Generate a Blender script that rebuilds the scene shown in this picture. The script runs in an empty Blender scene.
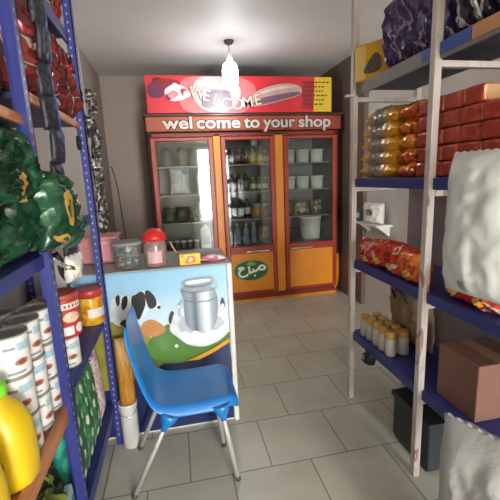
import bpy, bmesh, math, random
from math import sin, cos, pi, radians as R
from mathutils import Vector, Matrix, noise
C = bpy.context.scene.collection
random.seed(7)

# ------------------------------------------------------------------ materials
def lin(h):
    h = h.lstrip('#')
    v = [int(h[i:i+2], 16)/255 for i in (0, 2, 4)]
    return tuple((c/12.92 if c <= .04045 else ((c+.055)/1.055)**2.4) for c in v) + (1,)
_m = {}
def mat(name, col, rough=.5, metal=0., var=.06, vs=8., bump=0., bs=60., spec=.5, emit=0., trans=0.):
    """plain surface: colour with slight noise variation and optional fine bump"""
    if name in _m: return _m[name]
    m = bpy.data.materials.new(name); m.use_nodes = True; nt = m.node_tree; N = nt.nodes; L = nt.links
    b = N['Principled BSDF']; b.inputs['Roughness'].default_value = rough; b.inputs['Metallic'].default_value = metal
    b.inputs['Specular IOR Level'].default_value = spec
    c = lin(col)
    tc = N.new('ShaderNodeTexCoord'); nz = N.new('ShaderNodeTexNoise'); nz.inputs['Scale'].default_value = vs; nz.inputs['Detail'].default_value = 3
    L.new(tc.outputs['Object'], nz.inputs['Vector'])
    r = N.new('ShaderNodeValToRGB'); L.new(nz.outputs['Fac'], r.inputs[0])
    r.color_ramp.elements[0].position = .3; r.color_ramp.elements[1].position = .7
    r.color_ramp.elements[0].color = tuple(x*(1-var) for x in c[:3])+(1,)
    r.color_ramp.elements[1].color = tuple(min(1, x*(1+var)) for x in c[:3])+(1,)
    L.new(r.outputs[0], b.inputs['Base Color'])
    if bump:
        n2 = N.new('ShaderNodeTexNoise'); n2.inputs['Scale'].default_value = bs; L.new(tc.outputs['Object'], n2.inputs['Vector'])
        bp = N.new('ShaderNodeBump'); bp.inputs['Strength'].default_value = bump; bp.inputs['Distance'].default_value = .004
        L.new(n2.outputs['Fac'], bp.inputs['Height']); L.new(bp.outputs[0], b.inputs['Normal'])
    if emit:
        b.inputs['Emission Color'].default_value = c; b.inputs['Emission Strength'].default_value = emit
    if trans: b.inputs['Transmission Weight'].default_value = trans
    _m[name] = m; return m
def foil(name, stops, scale=9., rough=.22, metal=.35, bump=.7, bs=26., stretch=(1, 1, 1)):
    """printed crinkled wrapper: hard-edged patches of print colours, creases in the bump; every copy shows another bit of the print"""
    if name in _m: return _m[name]
    m = bpy.data.materials.new(name); m.use_nodes = True; nt = m.node_tree; N = nt.nodes; L = nt.links
    b = N['Principled BSDF']; b.inputs['Roughness'].default_value = rough; b.inputs['Metallic'].default_value = metal
    tc = N.new('ShaderNodeTexCoord'); oi = N.new('ShaderNodeObjectInfo'); mp = N.new('ShaderNodeMapping')
    mp.inputs['Scale'].default_value = stretch
    ml = N.new('ShaderNodeMath'); ml.operation = 'MULTIPLY'; ml.inputs[1].default_value = 40; L.new(oi.outputs['Random'], ml.inputs[0])
    L.new(tc.outputs['Object'], mp.inputs['Vector']); L.new(ml.outputs[0], mp.inputs['Location'])
    nz = N.new('ShaderNodeTexNoise'); nz.inputs['Scale'].default_value = scale; nz.inputs['Detail'].default_value = 1.5; nz.inputs['Distortion'].default_value = .6
    L.new(mp.outputs[0], nz.inputs['Vector'])
    r = N.new('ShaderNodeValToRGB'); r.color_ramp.interpolation = 'CONSTANT'
    while len(r.color_ramp.elements) < len(stops): r.color_ramp.elements.new(.5)
    for e, (p, c) in zip(r.color_ramp.elements, stops): e.position = p; e.color = lin(c)
    L.new(nz.outputs['Fac'], r.inputs[0]); L.new(r.outputs[0], b.inputs['Base Color'])
    v = N.new('ShaderNodeTexVoronoi'); v.inputs['Scale'].default_value = bs; L.new(mp.outputs[0], v.inputs['Vector'])
    bp = N.new('ShaderNodeBump'); bp.inputs['Strength'].default_value = bump; bp.inputs['Distance'].default_value = .012
    L.new(v.outputs['Distance'], bp.inputs['Height']); L.new(bp.outputs[0], b.inputs['Normal'])
    _m[name] = m; return m
def clear(name, tint='ffffff', gloss=.12, rough=.03, opacity=0.):
    """window glass / clear film: see-through with a glossy coat"""
    if name in _m: return _m[name]
    m = bpy.data.materials.new(name); m.use_nodes = True; nt = m.node_tree; N = nt.nodes; L = nt.links
    N.remove(N['Principled BSDF']); o = N['Material Output']
    t = N.new('ShaderNodeBsdfTransparent'); t.inputs[0].default_value = lin(tint)
    g = N.new('ShaderNodeBsdfGlossy'); g.inputs['Roughness'].default_value = rough
    fr = N.new('ShaderNodeLayerWeight'); fr.inputs[0].default_value = .3
    mr = N.new('ShaderNodeMapRange'); mr.inputs['To Min'].default_value = gloss*.6; mr.inputs['To Max'].default_value = .6
    L.new(fr.outputs['Fresnel'], mr.inputs[0])
    mx = N.new('ShaderNodeMixShader'); L.new(mr.outputs[0], mx.inputs[0]); L.new(t.outputs[0], mx.inputs[1]); L.new(g.outputs[0], mx.inputs[2])
    last = mx
    if opacity:
        d = N.new('ShaderNodeBsdfDiffuse'); d.inputs[0].default_value = lin(tint)
        m2 = N.new('ShaderNodeMixShader'); m2.inputs[0].default_value = opacity
        L.new(mx.outputs[0], m2.inputs[1]); L.new(d.outputs[0], m2.inputs[2]); last = m2
    L.new(last.outputs[0], o.inputs['Surface'])
    _m[name] = m; return m
def bands(name, axis, stops, rough=.4, metal=0., interp='LINEAR', bump=0., bs=30.):
    """print that runs along one axis of the thing (in metres, mapped by the stops)"""
    if name in _m: return _m[name]
    m = bpy.data.materials.new(name); m.use_nodes = True; nt = m.node_tree; N = nt.nodes; L = nt.links
    b = N['Principled BSDF']; b.inputs['Roughness'].default_value = rough; b.inputs['Metallic'].default_value = metal
    tc = N.new('ShaderNodeTexCoord'); sx = N.new('ShaderNodeSeparateXYZ'); L.new(tc.outputs['Object'], sx.inputs[0])
    lo, hi = stops[0][0], stops[-1][0]
    mr = N.new('ShaderNodeMapRange'); mr.inputs['From Min'].default_value = lo; mr.inputs['From Max'].default_value = hi
    L.new(sx.outputs[axis], mr.inputs[0])
    r = N.new('ShaderNodeValToRGB'); r.color_ramp.interpolation = interp
    while len(r.color_ramp.elements) < len(stops): r.color_ramp.elements.new(.5)
    for e, (p, c) in zip(r.color_ramp.elements, stops): e.position = (p-lo)/(hi-lo); e.color = lin(c)
    L.new(mr.outputs[0], r.inputs[0]); L.new(r.outputs[0], b.inputs['Base Color'])
    if bump:
        v = N.new('ShaderNodeTexVoronoi'); v.inputs['Scale'].default_value = bs; L.new(tc.outputs['Object'], v.inputs['Vector'])
        bp = N.new('ShaderNodeBump'); bp.inputs['Strength'].default_value = bump; bp.inputs['Distance'].default_value = .01
        L.new(v.outputs['Distance'], bp.inputs['Height']); L.new(bp.outputs[0], b.inputs['Normal'])
    _m[name] = m; return m

# ------------------------------------------------------------------ mesh builders
class MB:
    def __init__(s): s.b = bmesh.new()
    def box(s, x0, x1, y0, y1, z0, z1, bev=0., mi=0):
        t = bmesh.new(); bmesh.ops.create_cube(t, size=1)
        for v in t.verts: v.co = Vector(((x0+x1)/2+v.co.x*(x1-x0), (y0+y1)/2+v.co.y*(y1-y0), (z0+z1)/2+v.co.z*(z1-z0)))
        if bev: bmesh.ops.bevel(t, geom=t.edges[:], offset=bev, segments=2, affect='EDGES', profile=.5)
        for f in t.faces: f.material_index = mi
        return s.add(t)
    def add(s, t):
        me = bpy.data.meshes.new('tmp'); t.to_mesh(me); t.free(); s.b.from_mesh(me); bpy.data.meshes.remove(me); return s
    def lathe(s, prof, n=24, cx=0, cy=0, mi=0, caps=True):
        b = s.b; rings = []
        for r, z in prof:
            rings.append([b.verts.new((cx+r*cos(2*pi*k/n), cy+r*sin(2*pi*k/n), z)) for k in range(n)])
        for a, c in zip(rings, rings[1:]):
            for k in range(n):
                f = b.faces.new((a[k], a[(k+1) % n], c[(k+1) % n], c[k])); f.material_index = mi; f.smooth = True
        if caps:
            f = b.faces.new(rings[0][::-1]); f.material_index = mi
            f = b.faces.new(rings[-1]); f.material_index = mi
        return s
    def tube(s, pts, r, n=10, mi=0):
        b = s.b; pts = [Vector(p) for p in pts]; rings = []; up = Vector((0, 0, 1))
        rr = r if isinstance(r, (list, tuple)) else [r]*len(pts)
        for i, p in enumerate(pts):
            d = (pts[min(i+1, len(pts)-1)]-pts[max(i-1, 0)]).normalized()
            a = d.cross(up)
            if a.length < .05: a = d.cross(Vector((0, 1, 0)))
            a.normalize(); c = d.cross(a)
            rings.append([b.verts.new(p+a*rr[i]*cos(2*pi*k/n)+c*rr[i]*sin(2*pi*k/n)) for k in range(n)])
        for q, w in zip(rings, rings[1:]):
            for k in range(n):
                f = b.faces.new((q[k], w[k], w[(k+1) % n], q[(k+1) % n])); f.smooth = True; f.material_index = mi
        b.faces.new(rings[0]).material_index = mi; b.faces.new(rings[-1][::-1]).material_index = mi
        return s
    def poly(s, pts, y, t=.0008):
        """outline in the X-Z plane facing -Y, with a little thickness"""
        b = s.b; f0 = [b.verts.new((x, y, z)) for x, z in pts]; f1 = [b.verts.new((x, y+t, z)) for x, z in pts]
        b.faces.new(f0); n = len(pts)
        for i in range(n): b.faces.new((f0[i], f1[i], f1[(i+1) % n], f0[(i+1) % n]))
        return s
    def prism_y(s, pts, y0, y1, mi=0):
        b = s.b; a = [b.verts.new((x, y0, z)) for x, z in pts]; c = [b.verts.new((x, y1, z)) for x, z in pts]; n = len(pts)
        b.faces.new(a).material_index = mi; b.faces.new(c[::-1]).material_index = mi
        for i in range(n): b.faces.new((a[i], c[i], c[(i+1) % n], a[(i+1) % n])).material_index = mi
        return s
    def mesh(s, name):
        bmesh.ops.recalc_face_normals(s.b, faces=s.b.faces[:])
        me = bpy.data.meshes.new(name); s.b.to_mesh(me); s.b.free(); return me
    def build(s, name, m, parent=None, loc=None, rot=None):
        me = s.mesh(name)
        for x in (m if isinstance(m, (list, tuple)) else [m]): me.materials.append(x)
        return link(name, me, parent, loc, rot)
def link(name, me, parent=None, loc=None, rot=None):
    o = bpy.data.objects.new(name, me); C.objects.link(o)
    if parent: o.parent = parent
    if loc is not None: o.location = loc
    if rot is not None: o.rotation_euler = rot
    return o
def tag(o, label, cat, group=None, kind=None):
    o['label'] = label; o['category'] = cat
    if group: o['group'] = group
    elif 'group' in o: del o['group']
    if kind: o['kind'] = kind
    return o
def empty(name, loc=(0, 0, 0), rot=(0, 0, 0)):
    o = bpy.data.objects.new(name, None); C.objects.link(o); o.location = loc; o.rotation_euler = rot; o.empty_display_size = .05
    return o
def copy_tree(o, loc=None, rot=None, label=None, group=None, parent=None):
    c = o.copy(); C.objects.link(c); c.parent = parent
    for ch in list(o.children): copy_tree(ch, parent=c)
    if loc is not None: c.location = loc
    if rot is not None: c.rotation_euler = rot
    if label: c['label'] = label
    if group: c['group'] = group
    return c
def struct(name, mb, m):
    o = mb.build(name, m); o['kind'] = 'structure'; return o
def blob(pts, n=3):
    """closed smooth outline through the points (Catmull-Rom)"""
    out = []; k = len(pts)
    for i in range(k):
        p0, p1, p2, p3 = (Vector(pts[(i+j-1) % k]) for j in range(4))
        for s in range(n):
            t = s/n
            out.append(tuple(.5*((2*p1)+(p2-p0)*t+(2*p0-5*p1+4*p2-p3)*t*t+(3*p1-p0-3*p2+p3)*t**3)))
    return out
def text_mesh(body, size, off=0., extrude=.001, align='LEFT', shear=0.):
    cu = bpy.data.curves.new('lettering', 'FONT'); cu.body = body; cu.size = size; cu.offset = off; cu.extrude = extrude
    cu.align_x = align; cu.shear = shear
    o = bpy.data.objects.new('lettering', cu); C.objects.link(o)
    dg = bpy.context.evaluated_depsgraph_get(); me = bpy.data.meshes.new_from_object(o.evaluated_get(dg))
    bpy.data.objects.remove(o); me.materials.clear(); return me
def lettering(name, body, size, m, parent, loc, off=0., rot=(R(90), 0, 0), align='LEFT', sx=1., shear=0.):
    me = text_mesh(body, size, off, .0006, align, shear)
    if sx != 1: me.transform(Matrix.Diagonal((sx, 1, 1, 1)))
    me.materials.append(m); return link(name, me, parent, loc, rot)

def pillow_pt(u, v, w, h, t, side, sd, crease=.10):
    au, av = abs(u), abs(v)
    th = t/2*max(0, 1-au**3)**.6*max(0, 1-av**5)**.75 if av < .93 else t*.02
    n = noise.noise(Vector((u*2.3+sd*7.1, v*2.3, side*3.+sd)))
    n2 = noise.noise(Vector((u*6+sd, v*6, side*5.+sd*2)))
    n3 = 1-2*abs(noise.noise(Vector((u*4.3+sd*3, v*3.1+sd, side*2.))))
    n4 = 1-2*abs(noise.noise(Vector((u*9+v*4+sd*5, v*7-u*3, side*4.))))
    th *= 1+crease*(2.0*n+1.4*n2+1.3*n3+.7*n4)
    x = w/2*u*(1-.05*(1-v*v)+.03*noise.noise(Vector((sd, v*3, 1))))
    return Vector((x, side*(th+.0012), h*(v+1)/2))
def pillow(w, h, t, sd=0., nu=22, nv=28, crease=.10):
    """sealed pillow bag standing on its lower seam: flat crimped ends, creased full middle"""
    m = MB(); b = m.b; g = {}
    for s in (-1, 1):
        for i in range(nu+1):
            for j in range(nv+1):
                v = -1+2*j/nv; u = -1+2*i/nu
                if i in (0, nu) and s == 1: g[s, i, j] = g[-1, i, j]; continue
                p = pillow_pt(u, v, w, h, t, s, sd, crease)
                if i in (0, nu): p.y = 0
                if j in (0, nv): p.z += .003*(1 if i % 2 else -1)*(1 if j else 0)
                g[s, i, j] = b.verts.new(p)
    for s in (-1, 1):
        for i in range(nu):
            for j in range(nv):
                f = b.faces.new((g[s, i, j], g[s, i+1, j], g[s, i+1, j+1], g[s, i, j+1])); f.smooth = True
    for j in (0, nv):
        for i in range(nu):
            a = [g[-1, i, j], g[-1, i+1, j], g[1, i+1, j], g[1, i, j]]
            q = []
            for x in a:
                if x not in q: q.append(x)
            if len(q) > 2: b.faces.new(q)
    return m
def pillow_patch(w, h, t, sd, u0, u1, v0, v1, side=-1, crease=.10, n=12, oval=True, lift=.005):
    """printed label hugging one face of the bag"""
    m = MB(); b = m.b; g = {}
    for i in range(n+1):
        for j in range(n+1):
            a, c = -1+2*i/n, -1+2*j/n
            if oval:
                a, c = a*math.sqrt(1-c*c/2), c*math.sqrt(1-a*a/2)
            u = (u0+u1)/2+a*(u1-u0)/2; v = (v0+v1)/2+c*(v1-v0)/2
            p = pillow_pt(u, v, w, h, t, side, sd, crease); p.y += side*lift; g[i, j] = b.verts.new(p)
    for i in range(n):
        for j in range(n):
            f = b.faces.new((g[i, j], g[i+1, j], g[i+1, j+1], g[i, j+1])); f.smooth = True
    return m
def cyl_patch(r, a0, a1, z0, z1, oval=False, n=12, k=6):
    m = MB(); b = m.b; g = {}
    for i in range(n+1):
        for j in range(k+1):
            p, q = -1+2*i/n, -1+2*j/k
            if oval: p, q = p*math.sqrt(1-q*q/2), q*math.sqrt(1-p*p/2)
            a = (a0+a1)/2+p*(a1-a0)/2; z = (z0+z1)/2+q*(z1-z0)/2
            g[i, j] = b.verts.new((r*cos(a), r*sin(a), z))
    for i in range(n):
        for j in range(k):
            f = b.faces.new((g[i, j], g[i+1, j], g[i+1, j+1], g[i, j+1])); f.smooth = True
    return m
def bag(name, label, cat, w, h, t, m, loc, rot=(0, 0, 0), sd=0., group=None, patch=None, crease=.10):
    """pillow bag with optional printed labels; patch = [(material, u0,u1,v0,v1,side,oval)]"""
    o = pillow(w, h, t, sd, crease=crease).build(name, m, None, loc, rot)
    for q in (patch or []):
        pillow_patch(w, h, t, sd, *q[1:5], side=q[5], crease=crease, oval=q[6]).build('printed_label', q[0], o)
    return tag(o, label, cat, group)
ORD = ['lowest', 'second from the bottom', 'third from the bottom', 'fourth from the bottom', 'fifth from the bottom', 'sixth from the bottom']

# ------------------------------------------------------------------ camera (eye 1.45 m, looking down the aisle)
PITCH, YAW, ROLL, H = R(11.2), R(11.2), R(2.4), 1.45
fwd = Vector((sin(YAW)*cos(PITCH), cos(YAW)*cos(PITCH), -sin(PITCH)))
rt = Vector((cos(YAW), -sin(YAW), 0)); up = rt.cross(fwd)
r2 = rt*cos(ROLL)-up*sin(ROLL); u2 = rt*sin(ROLL)+up*cos(ROLL)
cam = bpy.data.cameras.new('camera'); co = bpy.data.objects.new('camera', cam); C.objects.link(co)
co.matrix_world = Matrix(((r2.x, u2.x, -fwd.x, 0), (r2.y, u2.y, -fwd.y, 0), (r2.z, u2.z, -fwd.z, H), (0, 0, 0, 1)))
cam.sensor_width = 36; cam.lens = 36*370/500; cam.clip_start = .02
bpy.context.scene.camera = co

# ------------------------------------------------------------------ the setting
X0, X1, Y0, Y1, ZC = -.76, 2.0, -5.0, 4.86, 2.67
def tile_floor():
    m = bpy.data.materials.new('floor_tiles'); m.use_nodes = True; nt = m.node_tree; N = nt.nodes; L = nt.links
    b = N['Principled BSDF']; b.inputs['Roughness'].default_value = .32
    tc = N.new('ShaderNodeTexCoord'); mp = N.new('ShaderNodeMapping'); mp.inputs['Location'].default_value = (-.179+4.1, -1.589+3.7, 0)
    L.new(tc.outputs['Object'], mp.inputs['Vector'])
    br = N.new('ShaderNodeTexBrick'); br.offset = .5; br.inputs['Scale'].default_value = 1
    br.inputs['Brick Width'].default_value = .41; br.inputs['Row Height'].default_value = .37; br.inputs['Mortar Size'].default_value = .0035
    br.inputs['Mortar Smooth'].default_value = .3; br.inputs['Bias'].default_value = 0
    br.inputs['Color1'].default_value = lin('cbcabb'); br.inputs['Color2'].default_value = lin('c4c3b4'); br.inputs['Mortar'].default_value = lin('7b786b')
    L.new(mp.outputs[0], br.inputs['Vector'])
    nz = N.new('ShaderNodeTexNoise'); nz.inputs['Scale'].default_value = 3.2; nz.inputs['Detail'].default_value = 6; L.new(tc.outputs['Object'], nz.inputs['Vector'])
    rp = N.new('ShaderNodeValToRGB'); rp.color_ramp.elements[0].position = .3; rp.color_ramp.elements[1].position = .65
    rp.color_ramp.elements[0].color = (.80, .80, .78, 1); rp.color_ramp.elements[1].color = (1, 1, 1, 1); L.new(nz.outputs['Fac'], rp.inputs[0])
    mx = N.new('ShaderNodeMixRGB'); mx.blend_type = 'MULTIPLY'; mx.inputs[0].default_value = 1
    L.new(br.outputs['Color'], mx.inputs[1]); L.new(rp.outputs[0], mx.inputs[2]); L.new(mx.outputs[0], b.inputs['Base Color'])
    bp = N.new('ShaderNodeBump'); bp.inputs['Strength'].default_value = .25; bp.inputs['Distance'].default_value = .003; bp.invert = True
    L.new(br.outputs['Fac'], bp.inputs['Height']); L.new(bp.outputs[0], b.inputs['Normal'])
    return m
struct('floor', MB().box(X0-.1, X1+.1, Y0-1.5, Y1+.1, -.1, 0), tile_floor())
struct('ceiling', MB().box(X0-.1, X1+.1, Y0-.1, Y1+.1, ZC, ZC+.1), mat('ceiling_paint', 'e2e0dd', .55, var=.03, vs=2))
struct('wall_left', MB().box(X0-.1, X0, Y0, Y1, 0, ZC), mat('wall_paint', 'cfcac2', .6, var=.05, vs=2, bump=.1))
struct('wall_right', MB().box(X1, X1+.1, Y0, Y1, 0, ZC), mat('wall_paint', 'c3beb6'))
def wall_tiles():
    m = bpy.data.materials.new('brown_wall_tiles'); m.use_nodes = True; nt = m.node_tree; N = nt.nodes; L = nt.links
    b = N['Principled BSDF']; b.inputs['Roughness'].default_value = .45
    tc = N.new('ShaderNodeTexCoord'); mp = N.new('ShaderNodeMapping'); mp.inputs['Rotation'].default_value = (R(90), 0, 0)
    L.new(tc.outputs['Object'], mp.inputs[0])
    br = N.new('ShaderNodeTexBrick'); br.offset = 0; br.inputs['Scale'].default_value = 1; br.inputs['Brick Width'].default_value = .25
    br.inputs['Row Height'].default_value = .4; br.inputs['Mortar Size'].default_value = .002
    br.inputs['Color1'].default_value = lin('96867a'); br.inputs['Color2'].default_value = lin('938378'); br.inputs['Mortar'].default_value = lin('84756a')
    L.new(mp.outputs[0], br.inputs['Vector']); L.new(br.outputs['Color'], b.inputs['Base Color']); return m
struct('wall_back', MB().box(X0-.1, X1+.1, Y1, Y1+.1, 0, ZC), wall_tiles())
struct('shaded_wall_strip', MB().box(X1-.045, X1-.001, 3.62, Y1, 0, ZC-.001), mat('wall_shade_brown', '665449', .5))  # strip added in brown for the shade at this end of the wall
struct('trim_2', MB().box(X0+.001, X0+.02, 3.9, Y1-.001, 0, ZC-.001), mat('brown_tile_side', 'a3948a', .5))
# shop front: unseen wall behind camera, its doorway set and narrowed to shape daylight
wf = MB().box(X0, .92, Y0-.1, Y0, 0, ZC).box(1.96, X1, Y0-.1, Y0, 0, ZC).box(.92, 1.96, Y0-.1, Y0, 2.45, ZC)
struct('wall_front', wf, mat('wall_paint', 'c3beb6'))

# ------------------------------------------------------------------ the display fridge
red = mat('red_lacquer', '9c3120', .35, var=.08); dred = mat('dark_red_lacquer', '7c2417', .4); org = mat('orange_lacquer', 'e08a12', .38, var=.05)
dark = mat('dark_rubber', '2b2624', .5); chrome = mat('chrome', 'd8d4cf', .2, .9); inner = mat('fridge_lining', '8a887f', .5); wht = mat('white_plastic', 'e6e4df', .4, var=.03)
FY = 4.10
fr = empty('display_fridge', (.84, 4.4, 0))
tag(fr, 'tall three-door glass display fridge in red and orange against the back wall', 'fridge')
def fp(mb, name, m, parent=None):       # fridge part: built in room coordinates, moved under the fridge's base point
    for v in mb.b.verts: v.co -= Vector((.84, 4.4, 0))
    return mb.build(name, m, parent or fr)
c = MB().box(-.19, 1.87, FY+.06, 4.80, .03, .10).box(-.19, -.15, FY+.06, 4.80, .10, 2.08).box(1.83, 1.87, FY+.06, 4.80, .10, 2.08)
c.box(-.15, 1.83, 4.75, 4.80, .10, 2.08).box(-.15, 1.83, FY+.06, 4.75, 1.95, 2.08).box(-.15, 1.83, FY+.06, 4.75, .10, .655)
fp(c, 'cabinet', inner)
for z in (.97, 1.28, 1.59): fp(MB().box(-.149, 1.829, FY+.10, 4.749, z-.012, z), 'shelf', mat('shelf_glass', '8c8f8c', .3))
# rounded dark end columns, orange where they curve at the foot
def endcol(x, s):
    q = [(x, FY+.25), (x, FY-.02)]+[(x+s*.075*sin(a), FY+.055-.075*cos(a)) for a in [pi/2*k/8 for k in range(1, 9)]]+[(x+s*.075, FY+.25)]
    m = MB(); lo = [m.b.verts.new((a, b_, .50)) for a, b_ in q]; hi = [m.b.verts.new((a, b_, 2.06)) for a, b_ in q]; n = len(q)
    m.b.faces.new(lo); m.b.faces.new(hi)
    for i in range(n): m.b.faces.new((lo[i], lo[(i+1) % n], hi[(i+1) % n], hi[i]))
    fp(m, 'end_column', mat('brown_black_column', '3c2a22', .35))
    m = MB(); rings = []
    for z, k in ((.03, .35), (.07, .75), (.14, 1.0), (.25, 1.1), (.4, 1.1), (.5, 1.0)):
        rings.append([m.b.verts.new((x+(a-x)*k, FY+.25-(FY+.25-b_)*(1 if k > .9 else .9+.1*k), z)) for a, b_ in q])
    m.b.faces.new(rings[0]); m.b.faces.new(rings[-1])
    for A, B in zip(rings, rings[1:]):
        for i in range(n): m.b.faces.new((A[i], A[(i+1) % n], B[(i+1) % n], B[i])).smooth = True
    fp(m, 'end_foot', org)
endcol(1.85, 1); endcol(-.17, -1)
fp(MB().box(-.20, 1.88, FY-.01, FY+.06, .035, .095, .006), 'kick_board', dred)
fp(MB().box(-.20, 1.88, FY, FY+.06, .0, .034), 'plinth', org)
for x0, x1 in ((.455, .535), (1.135, 1.235)):
    fp(MB().box(x0, x1, FY-.005, FY+.06, .096, 1.915, .008), 'mullion', org)
fp(MB().box(-.20, 1.88, FY-.005, FY+.06, 1.885, 1.93, .006), 'top_rail', dred)
doors = ((-.195, .452), (.538, 1.132), (1.238, 1.872))
for i, (x0, x1) in enumerate(doors):
    w = .05
    d = MB().box(x0, x0+w, FY-.02, FY+.03, .10, 1.88, .006).box(x1-w, x1, FY-.02, FY+.03, .10, 1.88, .006)
    d.box(x0+w, x1-w, FY-.02, FY+.03, 1.845, 1.88, .005).box(x0+w, x1-w, FY-.02, FY+.03, .585, .665, .005).box(x0+w, x1-w, FY-.02, FY+.03, .10, .135, .005)
    dr = fp(d, 'door', red)
    fp(MB().box(x0+w-.012, x1-w+.012, FY, FY+.006, .66, 1.85), 'glass_pane', clear('door_glass', 'f0f3f1', .042, .04), dr)
    fp(MB().box(x0+w-.004, x1-w+.004, FY-.012, FY+.02, .13, .59, .006), 'lower_panel', org, dr)
    hx0 = x0+w+(.17 if i == 1 else .0); hx1 = hx0+.28
    fp(MB().box(hx0, hx1, FY-.045, FY-.03, .598, .618, .005).box(hx0+.01, hx0+.03, FY-.032, FY-.019, .6, .616).box(hx1-.03, hx1-.01, FY-.032, FY-.019, .6, .616), 'handle', chrome, dr)['label'] = 'chrome bar handle'
    if i == 1:
        ov = [(.815+.2*cos(a), .385+.115*sin(a)) for a in [2*pi*k/40 for k in range(40)]]
        ed = [(.815+.212*cos(a), .385+.127*sin(a)) for a in [2*pi*k/40 for k in range(40)]]
        st = fp(MB().poly(ed, FY-.0145, .0025), 'oval_sticker', mat('sticker_rim', '8f9a3a', .4), dr); st['label'] = 'dark green oval sticker with white Arabic lettering'
        fp(MB().poly(ov, FY-.0155, .001), 'green_field', mat('sticker_green', '1f5a2b', .4), st)
        fp(MB().poly(blob([(.76, .455), (.82, .44), (.88, .45), (.84, .485), (.79, .487)]), FY-.0165, .001), 'leaf_mark', mat('leaf_green', '7fa046', .4), st)
        STROKES = [  # the word, drawn right to left
            [(.985, .395), (.965, .425), (.93, .43), (.905, .405), (.925, .385), (.96, .385), (.98, .40)],
            [(.905, .405), (.885, .385), (.865, .37), (.845, .375), (.838, .40)], [(.845, .375), (.82, .36), (.79, .355)],
            [(.79, .35), (.792, .39), (.785, .435)],
            [(.735, .415), (.70, .425), (.66, .41)], [(.735, .415), (.70, .40), (.672, .372), (.675, .335), (.71, .315), (.755, .325), (.775, .345)]]
        for s in STROKES:
            word = MB()
            sm = []
            for k in range(len(s)-1):
                p0, p1, p2, p3 = (Vector(s[max(0, min(len(s)-1, k+j-1))]) for j in range(4))
                for q in range(4):
                    t = q/4; sm.append(.5*((2*p1)+(p2-p0)*t+(2*p0-5*p1+4*p2-p3)*t*t+(3*p1-p0-3*p2+p3)*t**3))
            sm.append(Vector(s[-1]))
            L_, R_ = [], []
            for k, p in enumerate(sm):
                dd = (sm[min(k+1, len(sm)-1)]-sm[max(k-1, 0)]).normalized(); nn = Vector((-dd.y, dd.x))*.0125
                L_.append(p+nn); R_.append(p-nn)
            for k in range(len(sm)-1): word.poly([tuple(L_[k]), tuple(L_[k+1]), tuple(R_[k+1]), tuple(R_[k])], FY-.0172-.00002*k, .001)
            fp(word, 'letter_stroke', mat('sticker_white', 'e9ead8', .4), st)
        word = MB(); word.poly([(.855+.013*cos(a), .318+.013*sin(a)) for a in [2*pi*k/10 for k in range(10)]], FY-.0172)
        fp(word, 'letter_dot', mat('sticker_white', 'e9ead8', .4), st)
# header board with the welcome line
hd = fp(MB().box(-.225, 1.905, FY-.055, FY+.07, 1.935, 2.085, .012), 'header_board', bands('header_print', 'X', [(-1.1, '9c4526'), (-.6, 'b05a34'), (0, '983e26'), (.6, 'a64c2a'), (1.1, '7c2b1c')], .4))
fp(MB().box(-.255, 1.935, FY-.04, FY+.40, 2.085, 2.12, .012), 'crown', mat('brown_black_column', '3c2a22'))
WORDS = [(-.895, .30, 'wel'), (-.545, .455, 'come'), (-.045, .165, 'to'), (.165, .355, 'your'), (.565, .365, 'shop')]
for nm, m, off, yy in (('word_outline', mat('outline_brown', '4a1c14', .5), .013, -.0575), ('word', mat('letter_white', 'd0c0b6', .4), .004, -.0595)):
    for wx, ww, body in WORDS:
        o = lettering(nm, body, .165, m, hd, (wx, FY-4.4+yy, 1.965), off)
        me = o.data; w_ = max(v.co.x for v in me.vertices)-min(v.co.x for v in me.vertices); x_ = min(v.co.x for v in me.vertices)
        for v in me.vertices: v.co.x = (v.co.x-x_)*(ww+2*off)/w_-off
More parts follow.
